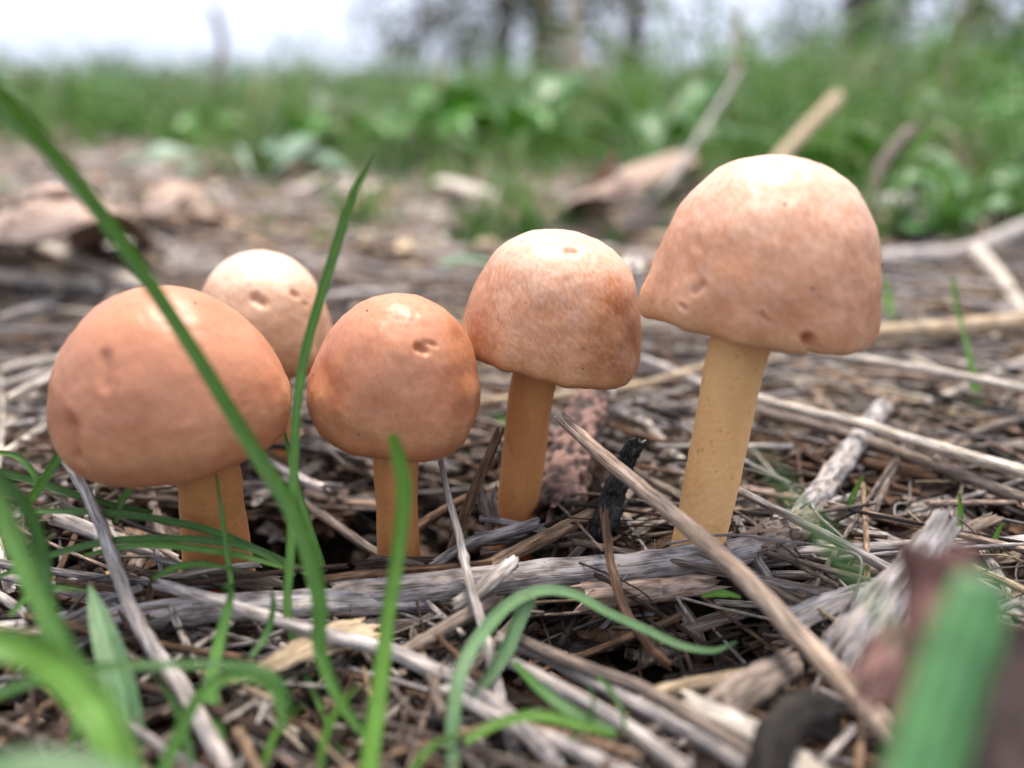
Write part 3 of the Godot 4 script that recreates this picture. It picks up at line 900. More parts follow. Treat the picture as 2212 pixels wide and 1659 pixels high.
	stalk("straw", "blurred forked grey straw from the right border toward the tallest cap", "straw", dry(1, 0), ground_path([[1880, 562, 3.0], [1990, 552, 3.5], [2100, 540, 4.0], [2260, 470, 9.0]]), 18, 20, 12, 4, 0.03, 0.1, 0.5)
	stalk("straw", "blurred straw falling from the fork of the grey straw at the right", "straw", dry(2, 0), ground_path([[2110, 545, 3.5], [2160, 600, 2.5], [2215, 680, 2.0]]), 18, 14, 12, 4, 0.03, 0.1, 0.5)
	stalk("straw", "blurred whitish straw pointing right beside the back left cap", "straw", dry(2, 1), ground_path([[70, 528, 6.0], [150, 560, 5.0], [230, 595, 4.0], [320, 622, 3.0]]), 17, 21, 12, 4, 0.03, 0.05, 0.5)
	stalk("straw", "blurred pale straw at the left border above the largest left cap", "straw", dry(2, 0), ground_path([[-60, 588, 3.5], [60, 602, 3.5], [210, 612, 3.5]]), 19, 16, 12, 4, 0.03, 0.05, 0.5)
	stalk("straw", "blurred tan straw lying behind the second mushroom from the right, reaching the tallest cap", "straw", dry(3, 1), ground_path([[1235, 488, 2.0], [1330, 502, 2.0], [1450, 522, 2.0]]), 17, 16, 12, 4, 0.03, 0.05, 0.5)
	for k in [[1210, 640, 1010, 700, 1], [680, 645, 880, 630, 1], [0, 690, 110, 660, 0], [0, 800, 150, 775, 2], [0, 835, 130, 800, 1], [20, 860, 115, 815, 2], [2212, 905, 2090, 940, 8], [2070, 945, 2020, 1000, 8]]:
		var words: String = ["grey", "pale grey", "bleached", "", "", "", "", "", "greyish brown"][k[4]]
		stalk("straw", "%s straw lying %s" % [words, {1210: "behind the gap between the middle mushrooms", 680: "behind the pale back cap", 0: "at the left border beside the largest left cap", 20: "at the left, lowest beside the largest left cap", 2212: "at the right border below the long pale straw", 2070: "at the right, its upper end on the long pale straw"}[k[0]]] , "straw", dry(k[4], 1), ground_path([[k[0], k[1], 3.0], [(k[0] + k[2]) * 0.5, (k[1] + k[3]) * 0.5 - 4, 3.6], [k[2], k[3], 3.0]]), 9, 10, 12, 4, 0.04, 0.08, 0.8, "loose straws beside the caps")
	strap("curled_leaf", "large curled grey brown dry leaf at the left, dark underneath", "leaf", dry(5, 0), ground_path([[-80, 520, 2.0], [0, 470, 20.0], [90, 440, 27.0], [190, 450, 22.0], [250, 520, 4.0]]), 200, 150, Vector3(0.1, 0.8, 0.6), 1.4, 0.5, 4)
	strap("curled_leaf", "tan curled dry leaf right of the large grey brown leaf", "leaf", dry(5, 1), ground_path([[290, 470, 2.0], [330, 430, 16.0], [370, 405, 18.0], [430, 440, 12.0], [470, 480, 2.0]]), 90, 70, Vector3(0.1, 0.8, 0.6), 1.2, 0.4, 3)
	strap("curled_leaf", "pinkish curled dry leaves heaped left of the tallest cap", "leaf", dry(5, 1), ground_path([[1190, 455, 2.0], [1260, 420, 14.0], [1340, 385, 24.0], [1420, 350, 26.0], [1480, 330, 20.0]]), 110, 70, Vector3(0.0, 0.8, 0.6), 1.6, 0.5, 4)
	strap("curled_leaf", "pale curled dry leaf standing up left of the tallest cap", "leaf", mats_dry("pl", 0.46, 0.32, 0.27, 1), ground_path([[1290, 440, 4.0], [1320, 390, 18.0], [1330, 345, 28.0]]), 90, 40, Vector3(0.4, 0.5, 0.8), 1.2, 0.4, 3)
	strap("curled_leaf", "whitish curled dry leaf below the green weeds in the middle", "leaf", dry(2, 1), ground_path([[955, 385, 10.0], [1010, 400, 14.0], [1060, 425, 12.0], [1085, 470, 2.0]]), 46, 40, Vector3(0.0, 0.8, 0.6), 1.2, 0.4, 3)
	strap("curled_leaf", "cream dry leaf among the far grass left of the middle", "leaf", dry(3, 1), ground_path([[690, 292, 20.0], [725, 272, 30.0], [760, 258, 36.0]]), 34, 30, Vector3(0.0, 0.8, 0.6), 0.8, 0.4, 3)


func mats_dry(key: String, r: float, g: float, b: float, which: int) -> StandardMaterial3D:
	if not mats.has(key):
		var m: StandardMaterial3D = dry(0, which).duplicate()
		m.albedo_color = lin(r, g, b)
		mats[key] = m
	return mats[key]


# ---------------------------------------------------------------- green blades one can tell apart
func leaf(called: String, label: String, mat: String, path: Array, widths: Array, face: Vector3, fold := 0.25, twist := 0.0, wave := 0.0, group := "green grass blades in front", category := "grass blade") -> Node3D:
	var p := deep_path(path)
	var w: Array = []
	var n := p.size()
	for i in n:
		var f := float(i) / (n - 1) * (widths.size() - 1)
		var a := int(minf(f, widths.size() - 2))
		w.append(0.86 * lerpf(widths[a], widths[a + 1], f - a) * depth(p[i]) / focal)
	var foot: Vector3 = p[0] if p[0].y < p[n - 1].y else p[n - 1]
	var g := Geo.new()
	blade(g, moved(smooth_path(p, 10), foot), smooth_values(w, 10), face, fold, twist, wave)
	return single(called, g.build(), mats[mat], foot, label, category, group)


func make_blades() -> void:
	var f := Vector3(0.15, 0.25, 1.0)
	leaf("grass_strand", "long green grass blade slanting from the upper left border across the largest left cap", "blade", [[800, 1600, 7.6], [735, 1510, 7.7], [692, 1400, 7.8], [690, 1290, 7.8], [640, 1120, 7.8], [540, 955, 7.75], [440, 790, 7.6], [325, 612, 7.4], [215, 455, 7.15], [110, 325, 6.9], [0, 205, 6.6], [-90, 110, 6.4]], [22, 30, 40, 46, 40, 40, 42, 46, 50, 52], f, 0.5)
	leaf("grass_strand", "tall thin grass blade rising between the left caps to a fine tip", "blade", [[745, 1640, 8.4], [690, 1520, 8.6], [648, 1420, 8.8], [622, 1320, 8.9], [628, 1190, 9.0], [636, 1000, 9.1], [642, 880, 9.1], [660, 760, 9.1], [700, 620, 9.0], [740, 490, 8.9], [772, 400, 8.8], [812, 328, 8.7]], [14, 18, 20, 22, 22, 24, 24, 25, 26, 26, 18, 3], f, 0.35)
	leaf("grass_strand", "blunt tipped green blade standing in front of the short middle mushroom", "blade_bright", [[790, 1760, 7.0], [798, 1640, 7.2], [820, 1480, 7.5], [838, 1330, 7.7], [860, 1190, 7.8], [872, 1060, 7.8], [858, 980, 7.75], [846, 938, 7.7]], [44, 48, 44, 36, 38, 42, 36, 24], Vector3(0.4, 0.2, 1), 0.35)
	leaf("grass_strand", "short cut green stub with a white base at the left cap edge", "blade", [[52, 1100, 9.6], [84, 1054, 9.5], [125, 990, 9.4], [162, 928, 9.3]], [20, 24, 23, 14], f, 0.3)
	leaf("grass_strand", "small curved green blade entering from the left border beside the cut stub", "blade", [[90, 1062, 9.8], [68, 1015, 9.8], [35, 985, 9.8], [-20, 975, 9.8]], [18, 16, 14, 10], f, 0.3)
	leaf("grass_strand", "lower curved green blade from the left border behind the cut stub", "blade_dark", [[-30, 1012, 10.2], [60, 1035, 10.2], [140, 1062, 10.2], [240, 1090, 10.3], [330, 1105, 10.4]], [18, 20, 20, 18, 8], f, 0.3)
	leaf("grass_strand", "broad blurred blade leaning from the left border down to the lower left clump", "blade", [[240, 1640, 6.6], [180, 1480, 6.8], [120, 1360, 6.9], [60, 1230, 7.0], [0, 1090, 7.1], [-60, 960, 7.1]], [70, 66, 60, 58, 52, 46], f, 0.35)
	leaf("grass_strand", "dark arched blade beside the broad blurred blade at the left", "blade_dark", [[110, 1420, 8.0], [102, 1300, 8.0], [92, 1200, 8.0], [60, 1100, 7.9], [0, 1030, 7.8], [-60, 985, 7.7]], [24, 36, 38, 36, 30, 22], f, 0.3)
	leaf("grass_strand", "bright broad blade arching from the lower left border to the bottom", "blade_bright", [[290, 1760, 6.0], [240, 1600, 6.1], [190, 1510, 6.2], [120, 1440, 6.2], [40, 1400, 6.1], [-80, 1380, 6.0]], [100, 98, 96, 92, 84, 70], Vector3(0.3, 0.8, 0.6), 0.3)
	leaf("grass_strand", "wide grey green blade standing at the lower left, its tip folded over", "blade_blue", [[285, 1760, 7.4], [278, 1600, 7.7], [258, 1480, 7.9], [232, 1390, 8.1], [210, 1320, 8.3], [192, 1262, 8.5]], [84, 84, 80, 68, 44, 6], f, 0.3, 0.3)
	leaf("grass_strand", "thin blade lying level across the lower left in front of the pale straw", "blade_dark", [[-60, 1520, 6.8], [80, 1470, 6.9], [220, 1442, 7.0], [400, 1436, 7.1], [540, 1440, 7.2], [600, 1470, 7.2], [625, 1530, 7.2]], [26, 28, 26, 22, 20, 22, 20], Vector3(0, 0.8, 0.6), 0.3)
	leaf("grass_strand", "pale arched blade at the bottom left bending over to the right", "blade", [[345, 1680, 7.0], [385, 1590, 7.1], [430, 1505, 7.2], [490, 1462, 7.3], [555, 1462, 7.3], [600, 1500, 7.3], [612, 1580, 7.2]], [34, 34, 32, 30, 28, 28, 16], f, 0.35)
	leaf("grass_strand", "upright blade with a curled tip crossing the lower left stalk", "blade", [[500, 1700, 7.6], [468, 1580, 7.9], [458, 1480, 8.1], [474, 1390, 8.3], [494, 1310, 8.4], [500, 1275, 8.4], [490, 1264, 8.4], [482, 1274, 8.4]], [44, 44, 40, 34, 26, 16, 10, 5], f, 0.3)
	leaf("grass_strand", "long dark blade arching level across the stem of the largest left mushroom, upper one", "blade_dark", [[690, 1250, 9.9], [640, 1226, 9.85], [560, 1190, 9.8], [450, 1146, 9.8], [330, 1120, 9.85], [200, 1106, 9.9], [40, 1104, 10.0]], [14, 18, 20, 20, 20, 18, 12], Vector3(0, 0.7, 0.7), 0.4)
	leaf("grass_strand", "middle dark blade arching across the foot of the largest left mushroom", "blade_dark", [[640, 1240, 9.8], [560, 1192, 9.7], [470, 1170, 9.65], [360, 1164, 9.6], [250, 1168, 9.6], [140, 1190, 9.6], [70, 1216, 9.6], [-40, 1262, 9.6]], [12, 18, 20, 20, 20, 18, 16, 10], Vector3(0, 0.7, 0.7), 0.4)
	leaf("grass_strand", "lowest dark blade across the foot of the largest left mushroom", "blade", [[610, 1225, 9.7], [520, 1200, 9.6], [420, 1185, 9.55], [300, 1178, 9.5], [180, 1200, 9.5]], [10, 16, 18, 16, 8], Vector3(0, 0.7, 0.7), 0.4)
	leaf("grass_strand", "very thin upright blade in front of the stem of the largest left mushroom", "blade", [[500, 1260, 9.4], [492, 1205, 9.45], [478, 1100, 9.5], [463, 1003, 9.5]], [14, 14, 10, 3], f, 0.3)
	leaf("grass_strand", "thin straight blade beside the tall thin blade, left of the hollow", "blade", [[700, 1235, 10.1], [676, 1160, 10.1], [648, 1070, 10.15], [626, 985, 10.2], [612, 918, 10.2]], [20, 18, 16, 13, 4], f, 0.4)
	leaf("grass_strand", "grey green leaf bent like a hook at the bottom centre", "blade_blue", [[980, 1800, 7.0], [978, 1660, 7.4], [980, 1540, 7.7], [1000, 1440, 8.0], [1048, 1360, 8.4], [1105, 1302, 8.8], [1170, 1276, 9.0], [1240, 1284, 9.05], [1310, 1322, 9.0], [1390, 1358, 8.95], [1470, 1394, 8.85], [1540, 1405, 8.8], [1592, 1386, 8.85]], [30, 32, 34, 36, 36, 33, 30, 28, 26, 24, 22, 17, 7], Vector3(0.1, 0.7, 0.8), 0.2, 0.5)
	leaf("grass_strand", "second limb of the hooked leaf, spotted yellowish, hanging behind the jointed straw", "blade_blue", [[1150, 1290, 8.95], [1120, 1340, 8.8], [1095, 1400, 8.6], [1062, 1455, 8.4], [1020, 1510, 8.2]], [30, 44, 44, 34, 18], Vector3(0.5, 0.4, 0.8), 0.2)
	leaf("grass_strand", "thin bright blade lying level at the bottom centre", "blade_bright", [[1005, 1600, 7.4], [1080, 1560, 7.5], [1160, 1545, 7.5], [1240, 1562, 7.5], [1330, 1590, 7.5]], [20, 26, 28, 24, 8], Vector3(0, 0.7, 0.7), 0.3)
	leaf("grass_strand", "green blade sloping to the right above the thin bright blade at the bottom", "blade_dark", [[1110, 1430, 8.4], [1170, 1490, 8.0], [1240, 1540, 7.8], [1330, 1580, 7.6]], [14, 28, 30, 14], Vector3(0, 0.7, 0.7), 0.3)
	leaf("grass_strand", "thin green arc dropping from a pale joint at the bottom centre", "blade_dark", [[1290, 1460, 8.2], [1320, 1490, 8.0], [1345, 1540, 7.8], [1352, 1590, 7.6]], [12, 16, 16, 8], f, 0.3)
	var fat := deep_path([[1880, 2300, 3.9], [1930, 1950, 4.1], [1985, 1720, 4.25], [2040, 1520, 4.4], [2092, 1370, 4.5], [2122, 1275, 4.57], [2130, 1255, 4.585]])
	var fg := Geo.new()
	var fr: Array = []
	for i in 7:
		fr.append([92.0, 90.0, 88.0, 84.0, 80.0, 68.0, 32.0][i] * depth(fat[i]) / focal)
	tube(fg, moved(smooth_path(fat, 10), fat[0]), smooth_values(fr, 10), 28, 9, 0.02, 0.0, 0.06, 3, 0.7)
	var fm: StandardMaterial3D = mats.blade.duplicate()
	fm.vertex_color_use_as_albedo = false
	fm.backlight_enabled = false
	fm.albedo_color = lin(0.085, 0.24, 0.085)
	single("green_stalk", fg.build(), fm, fat[0], "big blurred round green stalk close to the lens at the bottom right", "stalk")
	leaf("grass_strand", "very blurred pale green leaf along the bottom left corner", "blade_blue", [[-200, 1720, 4.6], [0, 1660, 4.7], [150, 1655, 4.8], [320, 1700, 4.8]], [60, 80, 80, 50], Vector3(0, 0.9, 0.5), 0.2)
	leaf("grass_strand", "ghostly thin blade close to the lens, right of the tallest stem", "blade_dark", [[1960, 1420, 4.4], [1885, 1290, 4.6], [1800, 1180, 4.7], [1720, 1080, 4.8], [1625, 960, 4.9]], [10, 26, 30, 26, 6], f, 0.2)
	leaf("grass_sprout", "wavy green sprout at the right behind the long pale straw", "blade_bright", [[2112, 880, 16.5], [2100, 800, 16.6], [2084, 730, 16.7], [2066, 670, 16.8], [2058, 598, 16.9]], [26, 24, 24, 22, 8], f, 0.3, 0.4, 0.5, "small green sprouts in the litter", "sprout")
	leaf("grass_sprout", "short green sprout between the pale branch and the long pale straw", "blade_bright", [[1826, 1110, 12.0], [1842, 1072, 12.0], [1862, 1030, 12.0]], [16, 18, 8], f, 0.3, 0.0, 0.0, "small green sprouts in the litter", "sprout")
	leaf("grass_sprout", "short green sprout above the torn end of the grey sheath", "blade_bright", [[2072, 1150, 11.4], [2074, 1105, 11.4], [2072, 1066, 11.4]], [16, 18, 6], f, 0.3, 0.0, 0.0, "small green sprouts in the litter", "sprout")
	leaf("grass_sprout", "short green sprout at the right, near the blurred brown leaf", "blade_bright", [[2140, 1190, 11.0], [2150, 1160, 11.0], [2166, 1128, 11.0]], [14, 16, 6], f, 0.3, 0.0, 0.0, "small green sprouts in the litter", "sprout")
	leaf("grass_sprout", "small green leaf tip peeping out under the tan straw", "blade_bright", [[1515, 1288, 9.6], [1560, 1282, 9.6], [1600, 1290, 9.6]], [8, 20, 8], Vector3(0, 0.7, 0.7), 0.3, 0.0, 0.0, "small green sprouts in the litter", "sprout")
	leaf("grass_sprout", "green leaf edge between the middle caps, behind the second stem", "blade", [[1060, 895, 15.8], [1085, 905, 15.8], [1110, 920, 15.8]], [16, 26, 14], Vector3(0, 0.7, 0.7), 0.3, 0.0, 0.0, "small green sprouts in the litter", "sprout")
	leaf("grass_sprout", "grey green oval leaf behind the left edge of the second cap from the right", "weed_grey", [[950, 570, 28.0], [1000, 560, 28.4], [1060, 565, 28.8]], [20, 36, 20], Vector3(0, 0.9, 0.5), 0.3, 0.0, 0.0, "small green sprouts in the litter", "sprout")
	leaf("grass_sprout", "green sprout in the litter right of the tallest cap's edge", "blade_bright", [[1925, 700, 22.0], [1918, 650, 22.2], [1910, 600, 22.4]], [20, 24, 8], f, 0.3, 0.0, 0.0, "small green sprouts in the litter", "sprout")
	var fine := [
		[[150, 1640, 7.4], [165, 1540, 7.5], [160, 1440, 7.6], [130, 1350, 7.6], "thin upright blade left of the wide grey green blade"],
		[[420, 1700, 7.2], [405, 1600, 7.4], [372, 1510, 7.5], [330, 1450, 7.5], "thin blade bending left beside the bent pale straw"],
		[[560, 1700, 7.4], [580, 1620, 7.5], [610, 1560, 7.6], [660, 1520, 7.6], "thin blade bending right at the bottom left"],
		[[20, 1330, 8.4], [60, 1290, 8.5], [120, 1270, 8.6], [190, 1276, 8.6], "thin dark blade arching low behind the broad blurred blade"],
		[[540, 1420, 8.2], [575, 1370, 8.4], [590, 1310, 8.5], [585, 1270, 8.5], "short thin blade in front of the long flattened stalk"],
		[[690, 1690, 7.2], [700, 1600, 7.3], [730, 1530, 7.4], [775, 1480, 7.5], "thin blade at the foot of the long slanting blade"],
		[[250, 1130, 10.2], [262, 1085, 10.3], [285, 1050, 10.3], [300, 1025, 10.3], "tiny upright blade under the largest left cap"],
		[[120, 1310, 8.8], [100, 1260, 8.9], [95, 1200, 9.0], [112, 1150, 9.0], "thin curved blade between the left border and the bent straw"],
		[[880, 1690, 7.0], [905, 1640, 7.1], [950, 1600, 7.2], [1000, 1585, 7.2], "thin blade lying low left of the hooked leaf"],
		[[330, 1250, 9.4], [380, 1225, 9.4], [440, 1218, 9.4], [520, 1232, 9.4], "thin blade lying close before the foot of the largest left mushroom"],
		[[1230, 1600, 7.4], [1270, 1560, 7.6], [1280, 1510, 7.7], [1262, 1470, 7.8], "short thin blade right of the hooked leaf"],
	]
	for k in fine.size():
		var t: Array = fine[k]
		leaf("grass_strand", t[4], ["blade", "blade_dark", "blade_bright"][k % 3], t.slice(0, 4), [12, 19, 16, 4], f, 0.35)


# ---------------------------------------------------------------- the loose litter
# A height field of what already lies there; each new piece comes to rest on two points of it.
class Pile:
	var x0: float
	var z0: float
	var cell: float
	var nx: int
	var nz: int
	var h := PackedFloat32Array()

	func top(x: float, z: float) -> float:
		var i := clampi(int((x - x0) / cell), 0, nx - 1)
		var j := clampi(int((z - z0) / cell), 0, nz - 1)
		return h[j * nx + i]

	func raise(x: float, z: float, y: float) -> void:
		var i := int((x - x0) / cell)
		var j := int((z - z0) / cell)
		if i >= 0 and j >= 0 and i < nx and j < nz and h[j * nx + i] < y:
			h[j * nx + i] = y


func make_pile(x0: float, x1: float, z0: float, z1: float, cell: float) -> Pile:
	var p := Pile.new()
	p.x0 = x0
	p.z0 = z0
	p.cell = cell
	p.nx = int((x1 - x0) / cell)
	p.nz = int((z1 - z0) / cell)
	p.h.resize(p.nx * p.nz)
	for j in p.nz:
		for i in p.nx:
			p.h[j * p.nx + i] = ground_y(x0 + (i + 0.5) * cell, z0 + (j + 0.5) * cell)
	return p


var pieces := {}                  # kind -> list of {m, t, tone, s, w, p}
var shapes := {}                  # kind -> list of {mesh, len, wid, hgt}


func litter_limit(x: float, z: float) -> float:
	var d := Vector2(x, z).length()
	var y := 0.0006 + 0.0016 * noise.get_noise_2d(x * 55.0 + 5.0, z * 55.0)
	y -= 0.020 * hollow(x, z) + 0.006 * dip(x, z)
	for l in landmarks:
		if l[2] != "the short middle mushroom":
			y += 0.0048 * exp(-Vector2(x - l[0], z - l[1] - 0.003).length_squared() / (2.0 * 0.0075 * 0.0075))
	y += 0.005 * smoothstep(0.20, 0.6, d)
	if d > 0.35:
		y += ground_y(x, z) + 0.0065
	return y


func drop(pile: Pile, kind: String, x: float, z: float, yaw: float, tone: int, sc: float, steep := 0.32) -> bool:
	var list: Array = shapes[kind]
	var k := rng.randi() % list.size()
	var sh: Dictionary = list[k]
	var ln: float = sh.len * sc
	var wd: float = sh.wid * sc
	var hg: float = sh.hgt * sc
	var dir := Vector2(cos(yaw), -sin(yaw))
	var side := Vector2(-dir.y, dir.x)
	var m := 13
	var hs := PackedFloat32Array()
	for i in m:
		var s := (float(i) / (m - 1) - 0.5) * ln
		var c := Vector2(x, z) + dir * s
		for q in keep_off:
			if Vector2(c.x - q[0], c.y - q[1]).length_squared() < pow(q[2] + wd * 0.5, 2.0):
				return false
		var y := -1.0
		for e in 3:
			var o := c + side * wd * 0.4 * (e - 1)
			y = maxf(y, pile.top(o.x, o.y))
		hs.append(y)
	var mid := m / 2
	var best := -1.0
	var slope := 0.0
	for i in mid + 1:
		for j in range(mid, m):
			if i == j:
				continue
			var sl := (hs[j] - hs[i]) / ((j - i) * ln / (m - 1))
			var y0 := hs[i] + sl * (mid - i) * ln / (m - 1)
			if y0 > best:
				best = y0
				slope = sl
	if absf(slope) > steep:
		return false
	var extra: float = 0.0014 if kind == "straw" or kind == "fibre" else 0.0
	if best + hg * 0.6 > litter_limit(x, z) + extra:
		return false
	for i in range(0, m, 3):
		var s := (float(i) / (m - 1) - 0.5) * ln
		var c := Vector2(x, z) + dir * s
		if best + slope * s + hg > litter_limit(c.x, c.y) + 0.0016 + extra:
			return false
		if hollow(c.x, c.y) + 0.7 * dip(c.x, c.y) > 0.32 and (dip(c.x, c.y) < 0.3 or tone != 6) and tone != 7 and tone != 9:  # only dark pieces lie here: shade of hollow and dip put into colour
			return false
	var up := Vector3(0, 1, 0)
	var ax := Vector3(dir.x, slope, dir.y).normalized()
	var sd := ax.cross(up).normalized()
	var b := Basis(ax, sd.cross(ax), sd)
	var roll: float = rng.randf_range(-PI, PI) if kind == "straw" or kind == "fibre" else rng.randf_range(-0.35, 0.35)
	if kind != "straw" and kind != "fibre" and rng.randf() < 0.3:
		roll += PI
	b = b * Basis(Vector3.RIGHT, roll)
	var pos := Vector3(x, best + hg * 0.38, z)
	if not pieces.has(kind):
		pieces[kind] = []
	pieces[kind].append({"m": k, "t": Transform3D(b.scaled_local(Vector3.ONE * sc), pos), "tone": tone, "s": ln, "w": wd, "p": pos, "yaw": yaw})
	var steps := int(ln / pile.cell) + 1
	var half := int(wd * 0.5 / pile.cell)
	for i in steps:
		var s := (float(i) / steps - 0.5) * ln
		for e in range(-half, half + 1):
			var o := Vector2(x, z) + dir * s + side * pile.cell * e
			pile.raise(o.x, o.y, best + slope * s + hg * 0.72)
	return true


func litter_shapes() -> void:
	rng.seed = 77
	for kind in ["straw", "split_straw", "wood_chip", "leaf_scrap", "fibre"]:
		shapes[kind] = []
	for v in 16:                                        # straws
		var ln: float = [0.014, 0.02, 0.028, 0.036, 0.046, 0.058, 0.075, 0.095][v % 8]
		var r: float = rng.randf_range(0.00025, 0.00062) * (1.0 + 0.3 * (v % 3))
		var p: Array = []
		var bend := rng.randf_range(-0.10, 0.10)
		var kink := rng.randf_range(-0.05, 0.05)
		for i in 5:
			var f := i / 4.0 - 0.5
			p.append(Vector3(f * ln, (f * f - 0.08) * ln * bend * 0.35, ((f * f - 0.08) * bend + kink * maxf(0.0, f)) * ln))
		var pts := smooth_path(p, 5)
		var rr: Array = []
		for i in pts.size():
			rr.append(r * (1.0 - 0.25 * float(i) / pts.size()) * (1.0 + (0.4 if v % 4 == 0 and absi(i - 8) < 1 else 0.0)))
		var g := Geo.new()
		tube(g, pts, smooth_values(rr, 1), 11, 4 + v % 4, 0.07, 0.9, 0.14, v + 3)
		shapes["straw"].append({"mesh": g.build(), "len": ln, "wid": r * 2.2, "hgt": r * 2.0})
	for v in 16:                                        # split straws and strips of sheath
		var ln: float = [0.009, 0.013, 0.018, 0.024, 0.032, 0.045, 0.02, 0.015][v % 8]
		var w: float = rng.randf_range(0.0010, 0.0025)
		var p: Array = []
		var bend := rng.randf_range(-0.3, 0.3)
		var curl := rng.randf_range(-0.25, 0.35)
		for i in 5:
			var f := i / 4.0 - 0.5
			p.append(Vector3(f * ln, (f * f - 0.08) * ln * curl * 0.6, (f * f - 0.08) * bend * ln))
		var pts := smooth_path(p, 4)
		var ww: Array = []
		for i in pts.size():
			var f := float(i) / (pts.size() - 1)
			ww.append(w * (0.55 + 0.45 * sin(PI * lerpf(0.15, 0.9, f))) * (1.0 - 0.5 * f * float(v % 3 == 0)))
		var g := Geo.new()
		strip(g, pts, smooth_values(ww, 1), Vector3.UP, [0.3, 1.2, 2.2, 1.7][v % 4], 0.00022, 3 + v % 4, 0.3, 1.2, v + 20)
		shapes["split_straw"].append({"mesh": g.build(), "len": ln, "wid": w, "hgt": w * [0.14, 0.3, 0.5, 0.4][v % 4] + 0.0002})
	for v in 14:                                        # chips of wood
		var ln := rng.randf_range(0.004, 0.0105)
		var w := ln * rng.randf_range(0.28, 0.6)
		var th := rng.randf_range(0.0005, 0.0012)
		var g := Geo.new()
		var n := 12
		for row in 5:
			for j in n + 1:
				var a := TAU * float(j % n) / n
				var rad := 1.0 + 0.5 * noise.get_noise_2d(cos(a) * 1.6 + v * 5.0, sin(a) * 1.6)
				var q := Vector2(signf(cos(a)) * pow(absf(cos(a)), 0.6), signf(sin(a)) * pow(absf(sin(a)), 0.7)) * rad
				var f: float = [0.0, 0.90, 1.0, 0.9, 0.0][row]
				var y: float = [0.5, 0.5, 0.1, -0.5, -0.5][row]
				var bump := 0.35 * noise.get_noise_2d(q.x * 1.2 + v * 3.0, q.y * 4.0)
				g.v.append(Vector3(q.x * f * ln * 0.5, (y + bump * f) * th + q.x * q.x * th * 0.5 * (v % 3 - 1), q.y * f * w * 0.5))
				g.uv.append(Vector2(q.x * f * ln * 0.5 / 0.02 + v * 0.3, q.y * f * 0.25 + 0.5))
		g.grid(5, n + 1, 0, true)
		shapes["wood_chip"].append({"mesh": g.build(), "len": ln, "wid": w, "hgt": th})
	for v in 10:                                        # scraps of rotten leaf
		var ln := rng.randf_range(0.007, 0.018)
		var w := ln * rng.randf_range(0.5, 0.85)
		var g := Geo.new()
		var n := 9
		for side in 2:
			for i in n:
				for j in n:
					var a := float(i) / (n - 1) * 2.0 - 1.0
					var b := float(j) / (n - 1) * 2.0 - 1.0
					var q := Vector2(a * sqrt(1.0 - b * b * 0.5), b * sqrt(1.0 - a * a * 0.5))
					q *= 1.0 + 0.55 * noise.get_noise_2d(q.x * 2.2 + v * 7.0, q.y * 2.2)
					var y := 0.22 * noise.get_noise_2d(q.x * 1.1 + v * 9.0, q.y * 1.1) + 0.12 * noise.get_noise_2d(q.x * 3.5, q.y * 3.5 + v) + 0.12 * q.y * q.y * (v % 3 - 0.6)
					g.v.append(Vector3(q.x * ln * 0.5, y * w - side * 0.00018, q.y * w * 0.5))
					g.uv.append(Vector2(q.x * 0.3 + v * 0.2, q.y * 0.3 + 0.5))
			g.grid(n, n, side * n * n)
		shapes["leaf_scrap"].append({"mesh": g.build(), "len": ln, "wid": w, "hgt": 0.0012})
	for v in 12:                                        # fibres and rootlets
		var ln := rng.randf_range(0.006, 0.034)
		var r := rng.randf_range(0.00008, 0.00022)
		var p: Array = []
		for i in 6:
			var f := i / 5.0 - 0.5
			p.append(Vector3(f * ln, 0.025 * ln * rng.randf_range(-1, 1), ln * 0.05 * rng.randf_range(-1, 1)))
		var g := Geo.new()
		tube(g, smooth_path(p, 3), smooth_values([r, r, r * 0.9, r * 0.8, r * 0.6, r * 0.4], 3), 5, 0, 0.0, 0.3, 0.1, v)
		shapes["fibre"].append({"mesh": g.build(), "len": ln, "wid": r * 2.0, "hgt": r * 2.0})


func pick_tone(w: Array) -> int:
	var total := 0.0
	for k in w:
		total += k
	var q := rng.randf() * total
	for i in w.size():
		q -= w[i]
		if q <= 0.0:
			return i
	return 0


const NEAR_TONES := [3, 2, 1.3, 0.9, 1.0, 0.9, 2.2, 3.2, 3.6, 2.2]
const LIGHT_TONES := [2.5, 3, 2.6, 2.4, 1.4, 3, 0.8, 0.4, 1.2, 0.1]     # farther back the litter is paler
const CHIP_TONES := [1, 2, 2.2, 1.5, 1.6, 2.5, 1.6, 0.8, 1.4, 0.3]
const DARK_TONES := [0.6, 0.1, 0, 0, 0.3, 0.2, 2.5, 3, 2, 1.0]


func scatter(pile: Pile, kind: String, tries: int, z_near: float, z_far: float, tones: Array, s0: float, s1: float, steep := 0.32) -> void:
	for i in tries:
		var f := rng.randf()
		var z := -lerpf(z_near, z_far, pow(f, 1.25))
		var half := absf(z) * 0.62 + 0.045
		var x := rng.randf_range(-half, half)
		var sc := rng.randf_range(s0, s1) * lerpf(0.55, 1.0, smoothstep(0.055, 0.115, absf(z)))
		var yaw := rng.randf() * TAU
		if rng.randf() < 0.35:
			yaw = rng.randfn(0.0, 0.5) - 0.25
		drop(pile, kind, x, z, yaw, pick_tone(LIGHT_TONES if z < -0.145 and rng.randf() < 0.65 else tones), sc, steep)


